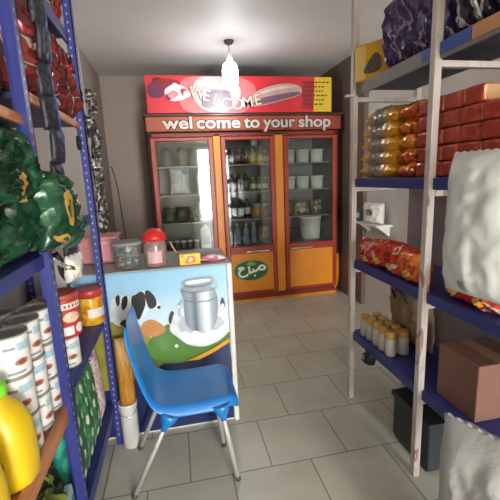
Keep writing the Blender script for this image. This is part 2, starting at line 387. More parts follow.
# printed banner standing on the fridge
bn = empty('welcome_banner', (.8, 4.09, 2.12)); tag(bn, 'red printed welcome banner with fruit and a sandwich, standing on top of the fridge', 'banner')
def bp_(mb, name, m, parent=None):
    for v in mb.b.verts: v.co -= Vector((.8, 4.09, 2.12))
    return mb.build(name, m, parent or bn)
BYF = 4.07
pn = bp_(MB().box(-.19, 1.80, BYF, BYF+.04, 2.1215, 2.485, .003), 'panel', mat('banner_red', 'd22b35', .3, var=.1, vs=3))
ART = {'burst': ([(0.197, 2.452), (0.50, 2.48), (0.777, 2.473), (0.943, 2.36), (0.812, 2.131), (0.5, 2.127), (0.214, 2.132), (0.13, 2.28)], 'cf6f70'),
 'glow': ([(0.33, 2.45), (0.5, 2.475), (0.68, 2.45), (0.78, 2.33), (0.68, 2.16), (0.48, 2.14), (0.36, 2.17), (0.27, 2.3)], 'd9b7b4'),
 'dark_plum': ([(-.12, 2.445), (-.06, 2.462), (-.01, 2.44), (-.03, 2.40), (-.09, 2.395)], '4a1a30'),
 'plum': ([(-0.17, 2.382), (-0.098, 2.427), (-0.006, 2.405), (0.011, 2.322), (-0.065, 2.268), (-0.157, 2.283)], '6a2748'),
 'berry': ([(-0.081, 2.435), (0.038, 2.451), (0.139, 2.429), (0.151, 2.368), (0.03, 2.36), (-0.055, 2.382)], '8c1f2c'),
 'cream': ([(-0.003, 2.345), (0.089, 2.398), (0.191, 2.376), (0.235, 2.307), (0.174, 2.253), (0.068, 2.237), (0.007, 2.276)], 'ead7d2'),
 'cream_swirl': ([(.05, 2.36), (.09, 2.41), (.13, 2.395), (.15, 2.35), (.11, 2.33)], 'f2e8e4'),
 'strawberry': ([(.15, 2.345), (.19, 2.36), (.225, 2.33), (.21, 2.285), (.17, 2.29)], 'b8303c'),
 'shadow_fruit': ([(0., 2.30), (.04, 2.30), (.06, 2.26), (.02, 2.25)], '7a2036'),
 'cream_lobe': ([(.19, 2.33), (.23, 2.335), (.255, 2.30), (.22, 2.27), (.18, 2.285)], 'e3cfc8'),
 'pink_petal': ([(.02, 2.30), (.08, 2.34), (.13, 2.31), (.10, 2.27), (.05, 2.265)], 'c98a94'),
 'cup': ([(0.373, 2.299), (0.443, 2.346), (0.601, 2.347), (0.667, 2.315), (0.659, 2.172), (0.549, 2.165), (0.374, 2.182)], '7b6b76'),
 'sandwich': ([(0.859, 2.212), (0.915, 2.308), (1.075, 2.38), (1.28, 2.414), (1.415, 2.39), (1.451, 2.341), (1.413, 2.292), (1.277, 2.251), (1.07, 2.203), (0.928, 2.179)], 'c3a297'),
 'filling': ([(0.905, 2.215), (0.99, 2.262), (1.162, 2.298), (1.36, 2.327), (1.43, 2.325), (1.40, 2.295), (1.277, 2.262), (1.07, 2.215), (0.95, 2.193)], '7d566a'),
 'bread_shine': ([(.95, 2.30), (1.08, 2.355), (1.27, 2.39), (1.37, 2.377), (1.25, 2.362), (1.08, 2.325)], 'ddc6bb')}
for k, (nm, (pts, col)) in enumerate(ART.items()):
    bp_(MB().poly(blob(pts, 4), BYF-.0008*(k+1), .0008), nm, mat('print_'+nm, col, .3, var=.12, vs=14), pn)
bp_(MB().poly([(1.60, 2.48), (1.795, 2.48), (1.795, 2.126), (1.585, 2.126)], BYF-.001, .001), 'yellow_panel', mat('print_yellow', 'd9b92c', .3), pn)
bp_(MB().poly([(1.46, 2.44), (1.61, 2.44), (1.595, 2.15), (1.445, 2.15)], BYF-.0009, .0009), 'dark_red_panel', mat('print_crimson', 'a3242f', .3), pn)
for i, (x0, x1, z) in enumerate(((1.49, 1.77, 2.42), (1.49, 1.73, 2.375), (1.49, 1.70, 2.33), (1.49, 1.76, 2.285), (1.49, 1.73, 2.24), (1.49, 1.695, 2.195))):
    rows = MB(); x = x0; random.seed(i)
    while x < x1-.02:
        l = random.uniform(.02, .05); rows.poly([(x, z), (min(x1, x+l), z+.002), (min(x1, x+l), z+.016), (x, z+.014)], BYF-.002, .001); x += l+.012
    bp_(rows, 'fine_print', mat('print_dark', '4c2a22', .4), pn)
for ch, x, z, a in (('W', .235, 2.275, -8), ('E', .365, 2.25, -14), ('L', .462, 2.215, -20), ('C', .555, 2.165, -6), ('O', .672, 2.15, 2), ('M', .79, 2.165, 8), ('E', .925, 2.19, 10)):
    for nm, m, off, yy in (('letter_outline', mat('outline_brown', '4a1c14'), .007, .0130), ('letter', mat('letter_cream', 'ecc9b8', .4), .002, .0140)):
        lettering(nm, ch, .158, m, pn, (x-.8, BYF-4.09-yy, z-2.12), off, (R(90), R(-a), 0))

# --- things inside the fridge
def tub_proto(name, r, h, m, lidm):
    t = MB().lathe([(r*.86, 0), (r*.9, .004), (r, h*.92)], 28).build(name, m)
    MB().lathe([(r*1.04, h*.9), (r*1.05, h*.93), (r*1.05, h*.985), (r*.98, h), (r*.3, h)], 28).build('lid', lidm, t)
    return t
tubm = mat('tub_white', 'dcdcd6', .4, var=.03); lidm = mat('tub_lid', 'e9e9e4', .4, var=.03)
col3 = ['left', 'middle', 'right']
tp = None
for row, z in (('upper', 1.591), ('second', 1.281)):
    for k, x in enumerate((1.37, 1.55, 1.73)):
        lb = 'round white lidded tub, %s of three on the %s shelf behind the right fridge door' % (col3[k], row)
        if tp is None: tp = tag(tub_proto('plastic_tub', .082, .15, tubm, lidm), lb, 'tub', 'white tubs in the fridge'); tp.location = (x, 4.36, z)
        else: copy_tree(tp, (x, 4.36, z), None, lb)
t = tub_proto('plastic_bucket', .135, .285, tubm, lidm); t.location = (1.655, 4.40, .656); tag(t, 'largest white bucket, on the bottom shelf behind the right fridge door', 'bucket')
MB().tube([(.139*cos(a), .139*sin(a)*.25-.135, .21-.06*sin(a)) for a in [pi*k/12 for k in range(13)]], .003, 6).build('handle', chrome, t)
# clear bags of food, third shelf of the right door
for k, (x, w) in enumerate(((1.34, .13), (1.53, .19), (1.72, .14))):
    bag('food_bag', 'clear bag of %s food, %s on the third shelf behind the right fridge door' % (('brownish', 'pale', 'greyish')[k], col3[k]), 'bag', w, .17, .09,
        foil('bagged_food_%d' % k, [(0, '5f5440'), (.45, 'a59a82'), (.6, 'cfc8b4')] if k else [(0, '4d4a33'), (.5, '8b7748')], 18, .3, .0), (x, 4.36, .973), sd=k+3.)
tag(MB().lathe([(.10, 0), (.11, .01), (.115, .12), (.11, .14), (.06, .15)], 24).build('cooking_pot', mat('dark_pot', '3a3836', .35, .4), None, (1.36, 4.42, .656)), 'dark round pot left of the big white bucket in the fridge', 'pot')
def bottle_proto(name, r, h, m, capm, labm=None, neck=.38):
    n = r*neck
    b = MB().lathe([(r*.9, 0), (r, .006), (r, h*.62), (r*.93, h*.68), (n*1.15, h*.82), (n, h*.88), (n, h*.93)], 20).build(name, m)
    MB().lathe([(n*1.25, h*.9), (n*1.25, h*.995), (n*1.1, h)], 16).build('cap', capm, b)
    if labm: MB().lathe([(r*1.012, h*.2), (r*1.012, h*.52)], 20, caps=False).build('label_band', labm, b)
    return b
yel = mat('yellow_drink', 'd6b021', .25); blk = mat('black_drink', '1d1b1c', .25); gry = mat('pale_bottle', '9aa09f', .3)
def rowset(proto, spots, labels):
    for k, (s, lb) in enumerate(zip(spots, labels)):
        if k == 0: proto.location = s; proto['label'] = lb
        else: copy_tree(proto, s, None, lb)
def bottles(name, cat, r, h, m, capm, labm, spots, labels, group):
    p = bottle_proto(name, r, h, m, capm, labm); tag(p, labels[0], cat, group); rowset(p, spots, labels)
nth = ['first', 'second', 'third', 'fourth', 'fifth', 'sixth']
bottles('juice_bottle', 'bottle', .042, .19, yel, mat('cap_white', 'dedcd2', .4), mat('juice_label', 'e8dc9a', .4), [(.935, 4.35, 1.591), (1.02, 4.35, 1.591), (1.106, 4.38, 1.591)],
        ['%s yellow juice bottle from the left on the top fridge shelf, middle door' % n for n in nth[:3]], 'yellow juice bottles in the fridge')
bottles('soda_bottle', 'bottle', .036, .2, blk, mat('cap_red', 'a52a22', .4), mat('soda_label', '6b2b2a', .4), [(.59+.08*k, 4.36+.03*(k % 2), 1.591) for k in range(4)],
        ['%s dark soda bottle from the left on the top fridge shelf, middle door' % n for n in nth[:4]], 'dark soda bottles on the top fridge shelf')
bottles('sauce_bottle', 'bottle', .033, .16, mat('sauce_green', '66804a', .3), mat('cap_white', 'dedcd2'), mat('sauce_label', 'd8cfae', .4), [(.93, 4.35, 1.281), (1.005, 4.36, 1.281)],
        ['%s green sauce bottle with pale label on the second fridge shelf, middle door' % n for n in ('left', 'right')], 'green sauce bottles in the fridge')
bottles('ketchup_bottle', 'bottle', .033, .16, mat('sauce_red', '9c4a34', .3), mat('cap_white', 'dedcd2'), mat('sauce_label', 'd8cfae'), [(1.08, 4.35, 1.281)],
        ['reddish sauce bottle right of the green sauce bottles in the fridge'], 'sauce bottles in the fridge')
bottles('cola_bottle', 'bottle', .038, .23, blk, mat('cap_black', '222222', .4), mat('white_label', 'd5d6da', .4), [(.60+.085*k, 4.36+.02*(k % 2), .971) for k in range(4)],
        ['%s black bottle with white label from the left on the third fridge shelf' % n for n in nth[:4]], 'black bottles with white labels in the fridge')
bottles('soft_drink_bottle', 'bottle', .035, .22, mat('dark_brown_drink', '3a2a28', .25), mat('cap_blue', '39507c', .4), mat('blue_label', '4f5e80', .4), [(.60+.082*k, 4.38-.02*(k % 2), 1.281) for k in range(4)],
        ['%s brown bottle with blue label from the left on the second fridge shelf' % n for n in nth[:4]], 'brown bottles with blue labels in the fridge')
t = MB().lathe([(.045, 0), (.055, .01), (.058, .1), (.045, .13), (.04, .14)], 20).build('honey_jar', mat('honey', 'b98a35', .3), None, (.965, 4.34, .971)); tag(t, 'squat amber jar on the third fridge shelf, middle door', 'jar')
MB().lathe([(.046, .135), (.046, .158), (.04, .162)], 20).build('lid', mat('cap_white', 'dedcd2'), t)
t = MB().lathe([(.04, 0), (.05, .01), (.052, .1), (.042, .125), (.04, .13)], 20).build('jam_jar', mat('jam', '8a5a4a', .3), None, (1.07, 4.36, .971)); tag(t, 'reddish brown jar right of the amber jar in the fridge', 'jar')
MB().lathe([(.044, .126), (.044, .148), (.04, .15)], 20).build('lid', mat('cap_white', 'dedcd2'), t)
bottles('water_bottle', 'bottle', .042, .25, gry, mat('cap_white', 'dedcd2'), mat('pale_blue_label', '7f8ea6', .4), [(.62+.1*k, 4.35+.02*(k % 2), .656) for k in range(4)],
        ['%s pale bottle from the left on the bottom fridge shelf, middle door' % n for n in nth[:4]], 'pale bottles on the bottom fridge shelf')
bag('bread_bag', 'brownish bread bag at the right of the bottom fridge shelf, middle door', 'bag', .15, .2, .09, foil('bread_film', [(0, '8b6e52'), (.5, 'ab8f70'), (.62, 'c9b59a')], 12, .3, 0.), (1.04, 4.35, .656), sd=8.)
mw = foil('reflection_film', [(0, 'c9ccd0'), (.5, 'e2e3e6'), (.66, '8fa3bc')], 7, .35, 0., .3)  # white bag stands in for daylight mirrored in the left door
bag('reflection_bag', 'white bag added for a daylight reflection, second shelf behind the left fridge door', 'bag', .22, .30, .10, mw, (.08, 4.36, 1.283), sd=1.2)
for k, (z, h) in enumerate(((1.281, .27), (.971, .26), (.656, .27))):  # cartons added in place of the bright upright reflection in the glass
    t = MB().box(-.055, .055, -.05, .05, 0, h*.8, .004).prism_y([(-.055, h*.8), (.055, h*.8), (.012, h), (-.012, h)], -.045, .045).build('reflection_carton', mat('carton_white', 'dadbdd', .45, var=.04), None, (.33, 4.32, z))
    tag(t, 'white carton added for a daylight reflection, %s shelf behind the left fridge door' % ('second', 'third', 'bottom')[k], 'carton', 'white cartons added for a fridge door reflection')
    MB().box(-.045, .045, -.0515, -.05, .04, .14).build('printed_panel', mat('carton_grey', '9aa6b8', .45), t)
pj = None
for k in range(5):
    lb = '%s dark jar with white lid from the left, bottom shelf, left fridge door' % nth[k]
    if pj is None:
        pj = MB().lathe([(.03, 0), (.034, .005), (.034, .075), (.028, .085)], 18).build('small_jar', mat('dark_jar', '46433d', .3)); MB().lathe([(.031, .083), (.031, .1), (.028, .102)], 18).build('lid', lidm, pj)
        tag(pj, lb, 'jar', 'small white-lidded jars in the fridge'); pj.location = (-.08, 4.30, .656)
    else: copy_tree(pj, (-.08+.075*k, 4.30+.015*(k % 2), .656), None, lb)
for k, (x, cc) in enumerate(((-.06, '4d5a3c'), (.075, '6b4b30'), (.205, '3f4a44'))):
    bag('vegetable_bag', 'dark bag of %s on the third shelf behind the left fridge door' % ('green leaves', 'brown bread', 'dark greens')[k], 'bag', .12, .17, .08, foil('veg_%d' % k, [(0, cc), (.5, '3a3b34'), (.62, '77705a')], 14, .35, 0.), (x, 4.33, .971), sd=k+11.)
for k, x in enumerate((-.05, .12, .28)):
    tag(MB().lathe([(.05, 0), (.06, .02), (.062, .16), (.045, .2), (.02, .215)], 20).build('food_canister', mat('canister_%d' % k, ('5c5a54', '6e6a60', '4f5350')[k], .4), None, (x, 4.36, 1.591)), '%s grey canister on the top shelf behind the left fridge door' % col3[k], 'canister', 'grey canisters on the top fridge shelf')

# ------------------------------------------------------------------ light bulb
bulb = empty('light_bulb', (.60, 3.62, ZC)); tag(bulb, 'lit white bulb hanging from the ceiling in front of the fridge', 'lamp')
MB().lathe([(.03, -.03), (.045, -.012), (.045, -.0005)], 20).build('ceiling_rose', mat('rose_black', '3a3836', .5), bulb)
MB().tube([(0, 0, -.03), (0, 0, -.09)], .004, 8).build('cord', mat('rose_black', '3a3836'), bulb)
MB().lathe([(.028, -.175), (.03, -.15), (.024, -.1), (.012, -.088)], 20).build('socket', wht, bulb)
MB().lathe([(.012, -.41), (.05, -.398), (.07, -.36), (.073, -.25), (.062, -.205), (.03, -.176)], 24).build('glowing_globe', mat('bulb_glow', 'eef6ff', .4, emit=14., var=0), bulb)
pl = bpy.data.lights.new('bulb_light', 'POINT'); pl.energy = 11; pl.color = (.93, .97, 1); pl.shadow_soft_size = .07
po = bpy.data.objects.new('bulb_light', pl); C.objects.link(po); po.parent = bulb; po.location = (0, -.0, -.46)

# ------------------------------------------------------------------ counter with the milk poster
ct = empty('shop_counter', (-.1, 2.2, 0)); tag(ct, 'white counter with a cow and milk-can poster on its front, behind the blue chair', 'counter')
def cp(mb, name, m, parent=None):
    for v in mb.b.verts: v.co -= Vector((-.1, 2.2, 0))
    return mb.build(name, m, parent or ct)
cp(MB().box(-.66, .255, 2.012, 2.46, .0, .974, .004), 'body', mat('counter_white', 'cfcdc8', .45))
cp(MB().box(-.67, .285, 2.0, 2.48, .975, .984, .003), 'top', mat('counter_top', '9a9c9c', .4))
cp(MB().box(.256, .287, 1.992, 2.03, .0, .983, .008), 'edge_strip', mat('strip_white', 'd8d6d2', .35)); 
PY = 2.0
ps = cp(MB().box(-.655, .255, PY, PY+.011, .02, .974), 'poster', bands('poster_sky', 'Z', [(0, '1b2b52'), (.42, '1b2b52'), (.46, '7da65a'), (.6, 'd3dfe2'), (.72, 'c3d8e2'), (.86, '97c2da'), (.97, '86b9d8')], .3))
ps['label'] = 'printed poster of a cow, meadow and milk can'
POST = [('meadow', [(-.655, .70), (-0.4, 0.708), (-0.324, 0.717), (-0.244, 0.685), (-0.2, 0.608), (-0.136, 0.542), (-0.1, 0.455), (-0.165, 0.41), (-0.434, 0.315), (-.655, .31)], '8f8a3c', 0),
 ('hill', [(-0.203, 0.57), (-0.128, 0.637), (-0.082, 0.665), (-0.052, 0.608), (0.112, 0.508), (0.252, 0.576), (0.252, 0.522), (0.053, 0.441), (-0.057, 0.423), (-0.213, 0.466)], '567f38', 1),
 ('barn', [(-0.224, 0.683), (-0.174, 0.703), (-0.122, 0.67), (-0.102, 0.633), (-0.131, 0.607), (-0.201, 0.601), (-0.229, 0.631)], 'c08650', 1),
 ('navy_field', [(0.052, 0.429), (0.166, 0.473), (0.252, 0.522), (0.254, 0.022), (-0.654, 0.022), (-.654, .30), (-.434, .31), (-0.165, 0.41), (-0.058, 0.421)], '1d2b57', 0),
 ('cow_body', [(-0.368, 0.831), (-0.326, 0.859), (-0.262, 0.841), (-0.218, 0.815), (-0.186, 0.763), (-0.207, 0.721), (-0.244, 0.685), (-0.296, 0.673), (-0.368, 0.7), (-0.379, 0.76)], 'd9dee0', 1),
 ('cow_head', [(-0.228, 0.852), (-0.192, 0.873), (-0.161, 0.854), (-0.131, 0.805), (-0.117, 0.77), (-0.132, 0.753), (-0.168, 0.776), (-0.2, 0.794), (-0.225, 0.815)], 'dfe4e8', 1),
 ('cow_spot', [(-0.312, 0.839), (-0.288, 0.851), (-0.288, 0.811), (-0.309, 0.774), (-0.321, 0.786)], '1c1c20', 1),
 ('cow_spot', [(-0.265, 0.841), (-0.241, 0.853), (-0.213, 0.868), (-0.195, 0.848), (-0.196, 0.794), (-0.214, 0.75), (-0.238, 0.71), (-0.259, 0.735), (-0.268, 0.784)], '1c1c20', 1),
 ('cow_spot', [(-0.193, 0.866), (-0.166, 0.864), (-0.14, 0.821), (-0.14, 0.78), (-0.172, 0.765), (-0.189, 0.8)], '1c1c20', 1),
 ('cow_spot', [(-0.347, 0.847), (-0.326, 0.859), (-0.327, 0.816), (-0.342, 0.799)], '1c1c20', 1),
 ('cow_nose', [(-0.137, 0.773), (-0.123, 0.778), (-0.117, 0.767), (-0.128, 0.757)], '2a2426', 1),
 ('cow_spot', [(-0.34, 0.697), (-0.307, 0.722), (-0.277, 0.689), (-0.299, 0.673)], '232326', 1),
 ('tree', [(0.212, 0.756), (0.225, 0.789), (0.237, 0.753), (0.234, 0.703), (0.213, 0.706)], '24352f', 1),
 ('tree', [(-0.077, 0.71), (-0.057, 0.741), (-0.046, 0.702), (-0.063, 0.666), (-0.08, 0.672)], '2b3d33', 1),
 ('milk_splash', [(-0.07, 0.664), (-0.048, 0.725), (-0.028, 0.704), (-0.003, 0.757), (0.015, 0.721), (0.047, 0.74), (0.126, 0.716), (0.172, 0.73), (0.203, 0.738), (0.226, 0.754), (0.239, 0.718), (0.25, 0.689), (0.243, 0.624), (0.246, 0.579), (0.217, 0.553), (0.192, 0.533), (0.154, 0.518), (0.112, 0.508), (0.058, 0.515), (0.005, 0.538), (-0.031, 0.574), (-0.067, 0.61), (-0.079, 0.638)], 'd3d6d8', 1),
 ('splash_hollow', [(-0.032, 0.659), (0.003, 0.704), (0.071, 0.703), (0.161, 0.693), (0.211, 0.671), (0.227, 0.627), (0.195, 0.588), (0.116, 0.566), (0.044, 0.576), (-0.014, 0.614)], 'b3b8bd', 1),
 ('can_body', [(0.01, 0.797), (0.076, 0.778), (0.148, 0.782), (0.196, 0.796), (0.196, 0.731), (0.184, 0.655), (0.159, 0.604), (0.1, 0.596), (0.036, 0.616), (0.01, 0.654), (0.006, 0.734)], '9aa5b0', 0),
 ('can_shoulder', [(-0.006, 0.861), (0.045, 0.841), (0.116, 0.842), (0.184, 0.849), (0.196, 0.796), (0.148, 0.778), (0.076, 0.777), (0.01, 0.795)], 'b4bcc3', 0),
 ('can_lid', [(0.0, 0.897), (0.033, 0.913), (0.086, 0.915), (0.139, 0.921), (0.174, 0.917), (0.187, 0.897), (0.175, 0.876), (0.153, 0.856), (0.181, 0.85), (0.116, 0.838), (0.045, 0.84), (-0.006, 0.858), (0.016, 0.874)], '8b949c', 0),
 ('can_neck_line', [(0.0, .857), (.045, .839), (.116, .837), (.182, .847), (.182, .842), (.116, .831), (.045, .833), (.0, .851)], '58626c', 0),
 ('can_shoulder_line', [(.01, .797), (.076, .78), (.148, .782), (.196, .797), (.196, .792), (.148, .776), (.076, .774), (.01, .791)], '5f6973', 0),
 ('can_lid_shade', [(.02, .882), (.06, .872), (.12, .872), (.17, .884), (.165, .875), (.12, .863), (.06, .863), (.022, .872)], '5a636c', 0),
 ('can_handle', [(.184, .895), (.2, .885), (.204, .86), (.19, .845), (.186, .85), (.196, .863), (.193, .88), (.18, .888)], 'aab3ba', 1),
 ('can_rim', [(0.03, 0.9), (0.086, 0.905), (0.15, 0.906), (0.16, .893), (.09, .885), (.035, .884)], 'dde2e6', 1),
 ('can_handle', [(.005, .80), (-.02, .77), (-.022, .71), (.0, .68), (.004, .69), (-.01, .715), (-.009, .765), (.01, .785)], 'c5cbd0', 1),
 ('front_splash', [(-.045, .64), (-.02, .60), (.0, .618), (.03, .598), (.06, .612), (.10, .59), (.14, .606), (.18, .60), (.21, .625), (.235, .61), (.225, .56), (.17, .535), (.11, .525), (.05, .53), (-.01, .555)], 'e4e7e8', 1),
 ('droplet', [(-.06, .535), (-.05, .545), (-.04, .535), (-.05, .523)], 'e8eaea', 1),
 ('droplet', [(-.03, .765), (-.022, .775), (-.015, .765), (-.022, .755)], 'e8eaea', 1),
 ('droplet', [(.236, .78), (.243, .79), (.248, .78), (.242, .77)], 'e8eaea', 1),
 ('gold_line', [(-0.002, 0.437), (0.054, 0.453), (0.167, 0.5), (0.252, 0.545), (0.252, 0.52), (0.166, 0.473), (0.071, 0.434)], 'd39a2e', 0)]
CANM = bands('poster_can_print', 'X', [(.10, '6f7a86'), (.14, '8e99a4'), (.17, '59646f'), (.20, 'b5c0c9'), (.235, 'e3eaee'), (.26, '9aa6b0'), (.30, '707c88')], .3)
for k, (nm, pts, col, sm) in enumerate(POST):
    cp(MB().poly(blob(pts, 3) if sm else pts, PY-.0005*(k+1), .0005), nm, CANM if nm in ('can_body', 'can_shoulder') else mat('poster_'+nm, col, .32, var=.12, vs=16), ps)
# --- on the counter
cz = .985
t = MB().lathe([(.062, 0), (.07, .005), (.078, .12), (.078, .135)], 28).build('plastic_container', clear('clear_tub', 'dfe2df', .12, .1, .12), None, (-.275, 2.10, cz)); tag(t, 'small clear container of wrapped sweets with a grey lid on the counter corner', 'container')
MB().lathe([(.082, .128), (.082, .142), (.076, .146)], 28).build('lid', clear('clear_lid', 'b9bdbb', .15, .1, .5), t)
random.seed(3)
sw = MB()
for k in range(70):
    a = random.uniform(0, 2*pi); rr = .052*math.sqrt(random.random()); z = .012+.085*random.random(); s = .013
    sw.box(rr*cos(a)-s, rr*cos(a)+s, rr*sin(a)-s, rr*sin(a)+s, z, z+.018, .004, mi=k % 4)
o = sw.build('wrapped_sweets', [mat('sweet_teal', '3f7f86', .4), mat('sweet_pink', 'b98a86', .4), mat('sweet_dark', '3a3f44', .4), mat('sweet_cream', 'c9b79c', .4)], t); o['kind'] = 'stuff'
t = empty('sweet_jar', (-.125, 2.085, cz)); tag(t, 'clear jar of red sweets with a bright red lid standing on the counter', 'jar')
MB().lathe([(.05, 0), (.06, .008), (.064, .11), (.055, .145), (.04, .16)], 28).build('jar_body', clear('jar_plastic', 'e8d2cf', .15, .06, .25), t)
MB().lathe([(.05, .004), (.055, .012), (.057, .10), (.045, .11)], 24).build('red_sweets', foil('red_sweets', [(0, 'b1373a'), (.5, 'c9605c'), (.6, 'e0b0a6')], 30, .4, 0.), t)
MB().lathe([(.067, .145), (.067, .165), (.055, .185), (.03, .205), (.008, .21)], 28).build('lid', mat('lid_red', 'd22a24', .35), t)
cyl_patch(.066, R(-125), R(-55), .025, .09).build('label', mat('jar_label', 'c9a3a4', .5), t)
t = MB().tube([(0, 0, 0), (.028, 0, .05), (-.032, .02, .115)][0:2], .004, 8).mesh('x'); bpy.data.meshes.remove(t)
st_ = MB().tube([(.052, -.01, .006), (.0, .004, .115)], .0045, 8).build('wooden_stick', mat('stick_wood', 'b59a7c', .6), None, (-.040, 2.13, cz)); tag(st_, 'thin pale stick leaning from the counter against the red-lidded jar', 'stick')
t = MB().box(-.058, .058, -.02, .02, 0, .062, .003).build('sweets_box', mat('box_yellow', 'e2b42a', .45), None, (.06, 2.045, cz), (0, 0, R(4))); tag(t, 'small yellow box with an orange picture on the counter edge', 'box')
MB().poly(blob([(-.03, .012), (-.012, .045), (.012, .05), (.03, .035), (.028, .014), (0, .008)]), -.0212, .0015).build('printed_picture', mat('picture_orange', 'd4622a', .45), t)
MB().poly(blob([(-.01, .02), (0, .04), (.014, .036), (.012, .02)]), -.022, .0015).build('printed_face', mat('picture_pale', 'e8c49a', .45), t)
MB().poly([(-.05, .046), (-.034, .05), (-.034, .057), (-.05, .055)], -.0212, .0015).build('printed_corner', mat('corner_red', 'b8332a', .45), t)
bag('wafer_packet', 'flat pink and white wrapped packet lying on the counter right of the yellow box', 'packet', .15, .085, .03, foil('pink_wrap', [(0, 'b8566e'), (.48, 'd59aa6'), (.58, 'e3d3d2')], 22, .3, .1), (.19, 2.055, cz+.017), (R(-90), 0, R(4)), 5.)
t = MB().box(-.13, .13, -.1, .1, 0, .145, .02).build('pink_bin', mat('pink_plastic', 'd08f90', .4, var=.04), None, (-.485, 2.34, cz)); tag(t, 'pink plastic bin behind the left rack post at the end of the counter', 'bin')
MB().box(-.14, .14, -.11, .11, .142, .158, .006).build('rim', mat('pink_plastic', 'd08f90'), t)
for k in range(4):
    x = -.085+.057*k; MB().box(x-.02, x+.02, -.1035, -.1, .03, .115, .001).build('moulded_panel', mat('pink_recess', 'c27f82', .45), t)

# ------------------------------------------------------------------ blue plastic chair
ch = empty('plastic_chair', (0, 0, 0)); tag(ch, 'bright blue moulded plastic chair with grey metal legs in front of the counter', 'chair')
blue = mat('chair_blue', '2279c4', .33, var=.04, bump=.05, bs=300)
PROF = [(-.245, .845, .160), (-.240, .80, .180), (-.230, .73, .188), (-.216, .66, .189), (-.203, .60, .188), (-.188, .54, .187), (-.168, .49, .187), (-.135, .458, .19), (-.085, .446, .192), (-.02, .442, .193), (.06, .442, .193), (.13, .447, .192), (.18, .45, .186), (.213, .441, .172), (.232, .415, .158)]
def shell():
    m = MB(); b = m.b; n = 14; g = []
    for k, (x, z, w) in enumerate(PROF):
        row = []
        s = k/(len(PROF)-1)
        nb = (1, 0) if k < 6 else ((.75, .45) if k < 8 else (0, 1))     # towards the sitter
        for j in range(n+1):
            v = -1+2*j/n; av = abs(v)
            dish = .022*av**2.5 if k < 8 else .012*av**2
            rim = -.045*max(0, (av-.84)/.16)**1.3*(1 if k > 6 else .55)
            d = dish+rim
            row.append(b.verts.new((x+nb[0]*d, 1.04*w*(v if av < .84 else math.copysign(.84+(av-.84)*.8, v)), z+nb[1]*d)))
        g.append(row)
    for k in range(len(PROF)-1):
        for j in range(n): b.faces.new((g[k][j], g[k+1][j], g[k+1][j+1], g[k][j+1])).smooth = True
    return m
A = R(.5); CX, CY = -.006, 1.71
ch.location = (CX, CY, 0); ch.rotation_euler = (0, 0, A)
sh = shell().build('seat_shell', blue, ch)
md = sh.modifiers.new('thick', 'SOLIDIFY'); md.thickness = .007; md.offset = -1
ms = sh.modifiers.new('smooth', 'SUBSURF'); ms.levels = ms.render_levels = 2
inv = (Matrix.Translation((CX, CY, 0)) @ Matrix.Rotation(A, 4, 'Z')).inverted()
LEGS = [((.14, -.162, .425), (.200, 1.545)), ((-.085, -.165, .42), (-.290, 1.562)), ((-.09, .155, .42), (-.29, 1.885)), ((.13, .135, .425), (.165, 1.79))]
gm = mat('leg_grey', 'b3b2ae', .4, .15)
for (tx, ty, tz), (fx, fy_) in LEGS:
    f = inv @ Vector((fx, fy_, .006)); t_ = Vector((tx, ty, tz)); d = f-t_
    MB().tube([t_, t_+d*.97], .0115, 12).build('leg', gm, ch)
    MB().tube([t_+d*.955, f], [.0135, .0145], 12).build('foot_cap', mat('foot_dark', '4a4a4c', .6), ch)
    s_ = MB(); p0 = t_+Vector((0, 0, .006)); p1 = t_+d*.17
    s_.tube([p0, t_+d*.07, t_+d*.16, t_+d*.2], [.046, .036, .018, .014], 14)
    s_.build('leg_socket', blue, ch)
for yy in (-1, 1):
    MB().box(-.11, .15, yy*.172-.007, yy*.172+.007, .398, .428, .006).build('side_rail', blue, ch)
MB().tube([(.13, -.125, .415), (.13, .125, .415)], .009, 10).build('cross_tube', gm, ch)
MB().tube([(-.075, -.13, .412), (-.075, .13, .412)], .009, 10).build('cross_tube', gm, ch)

# ------------------------------------------------------------------ racks
rblue = mat('rack_blue', '30367a', .42, var=.1, vs=5, bump=.06); rnavy = mat('rack_navy', '2a2f63', .45); rwhite = foil('rack_white', [(0, 'b9ada5'), (.5, 'c4bab3'), (.64, '9c7466'), (.68, 'b5a49a')], 9, .5, 0., .1, 40, (1, 1, .35))
holem = mat('hole_dark', '15151c', .7, var=0); wood = None
def wood_mat():
    m = bpy.data.materials.new('orange_wood'); m.use_nodes = True; nt = m.node_tree; N = nt.nodes; L = nt.links
    b = N['Principled BSDF']; b.inputs['Roughness'].default_value = .5
    tc = N.new('ShaderNodeTexCoord'); mp = N.new('ShaderNodeMapping'); mp.inputs['Scale'].default_value = (14, 1.2, 14); L.new(tc.outputs['Object'], mp.inputs[0])
    nz = N.new('ShaderNodeTexNoise'); nz.inputs['Scale'].default_value = 3; nz.inputs['Detail'].default_value = 5; nz.inputs['Distortion'].default_value = .8; L.new(mp.outputs[0], nz.inputs[0])
    r = N.new('ShaderNodeValToRGB'); r.color_ramp.elements[0].position = .35; r.color_ramp.elements[1].position = .65
    r.color_ramp.elements[0].color = lin('a5623a'); r.color_ramp.elements[1].color = lin('c98a5c'); L.new(nz.outputs['Fac'], r.inputs[0]); L.new(r.outputs[0], b.inputs['Base Color']); return m
wood = wood_mat()
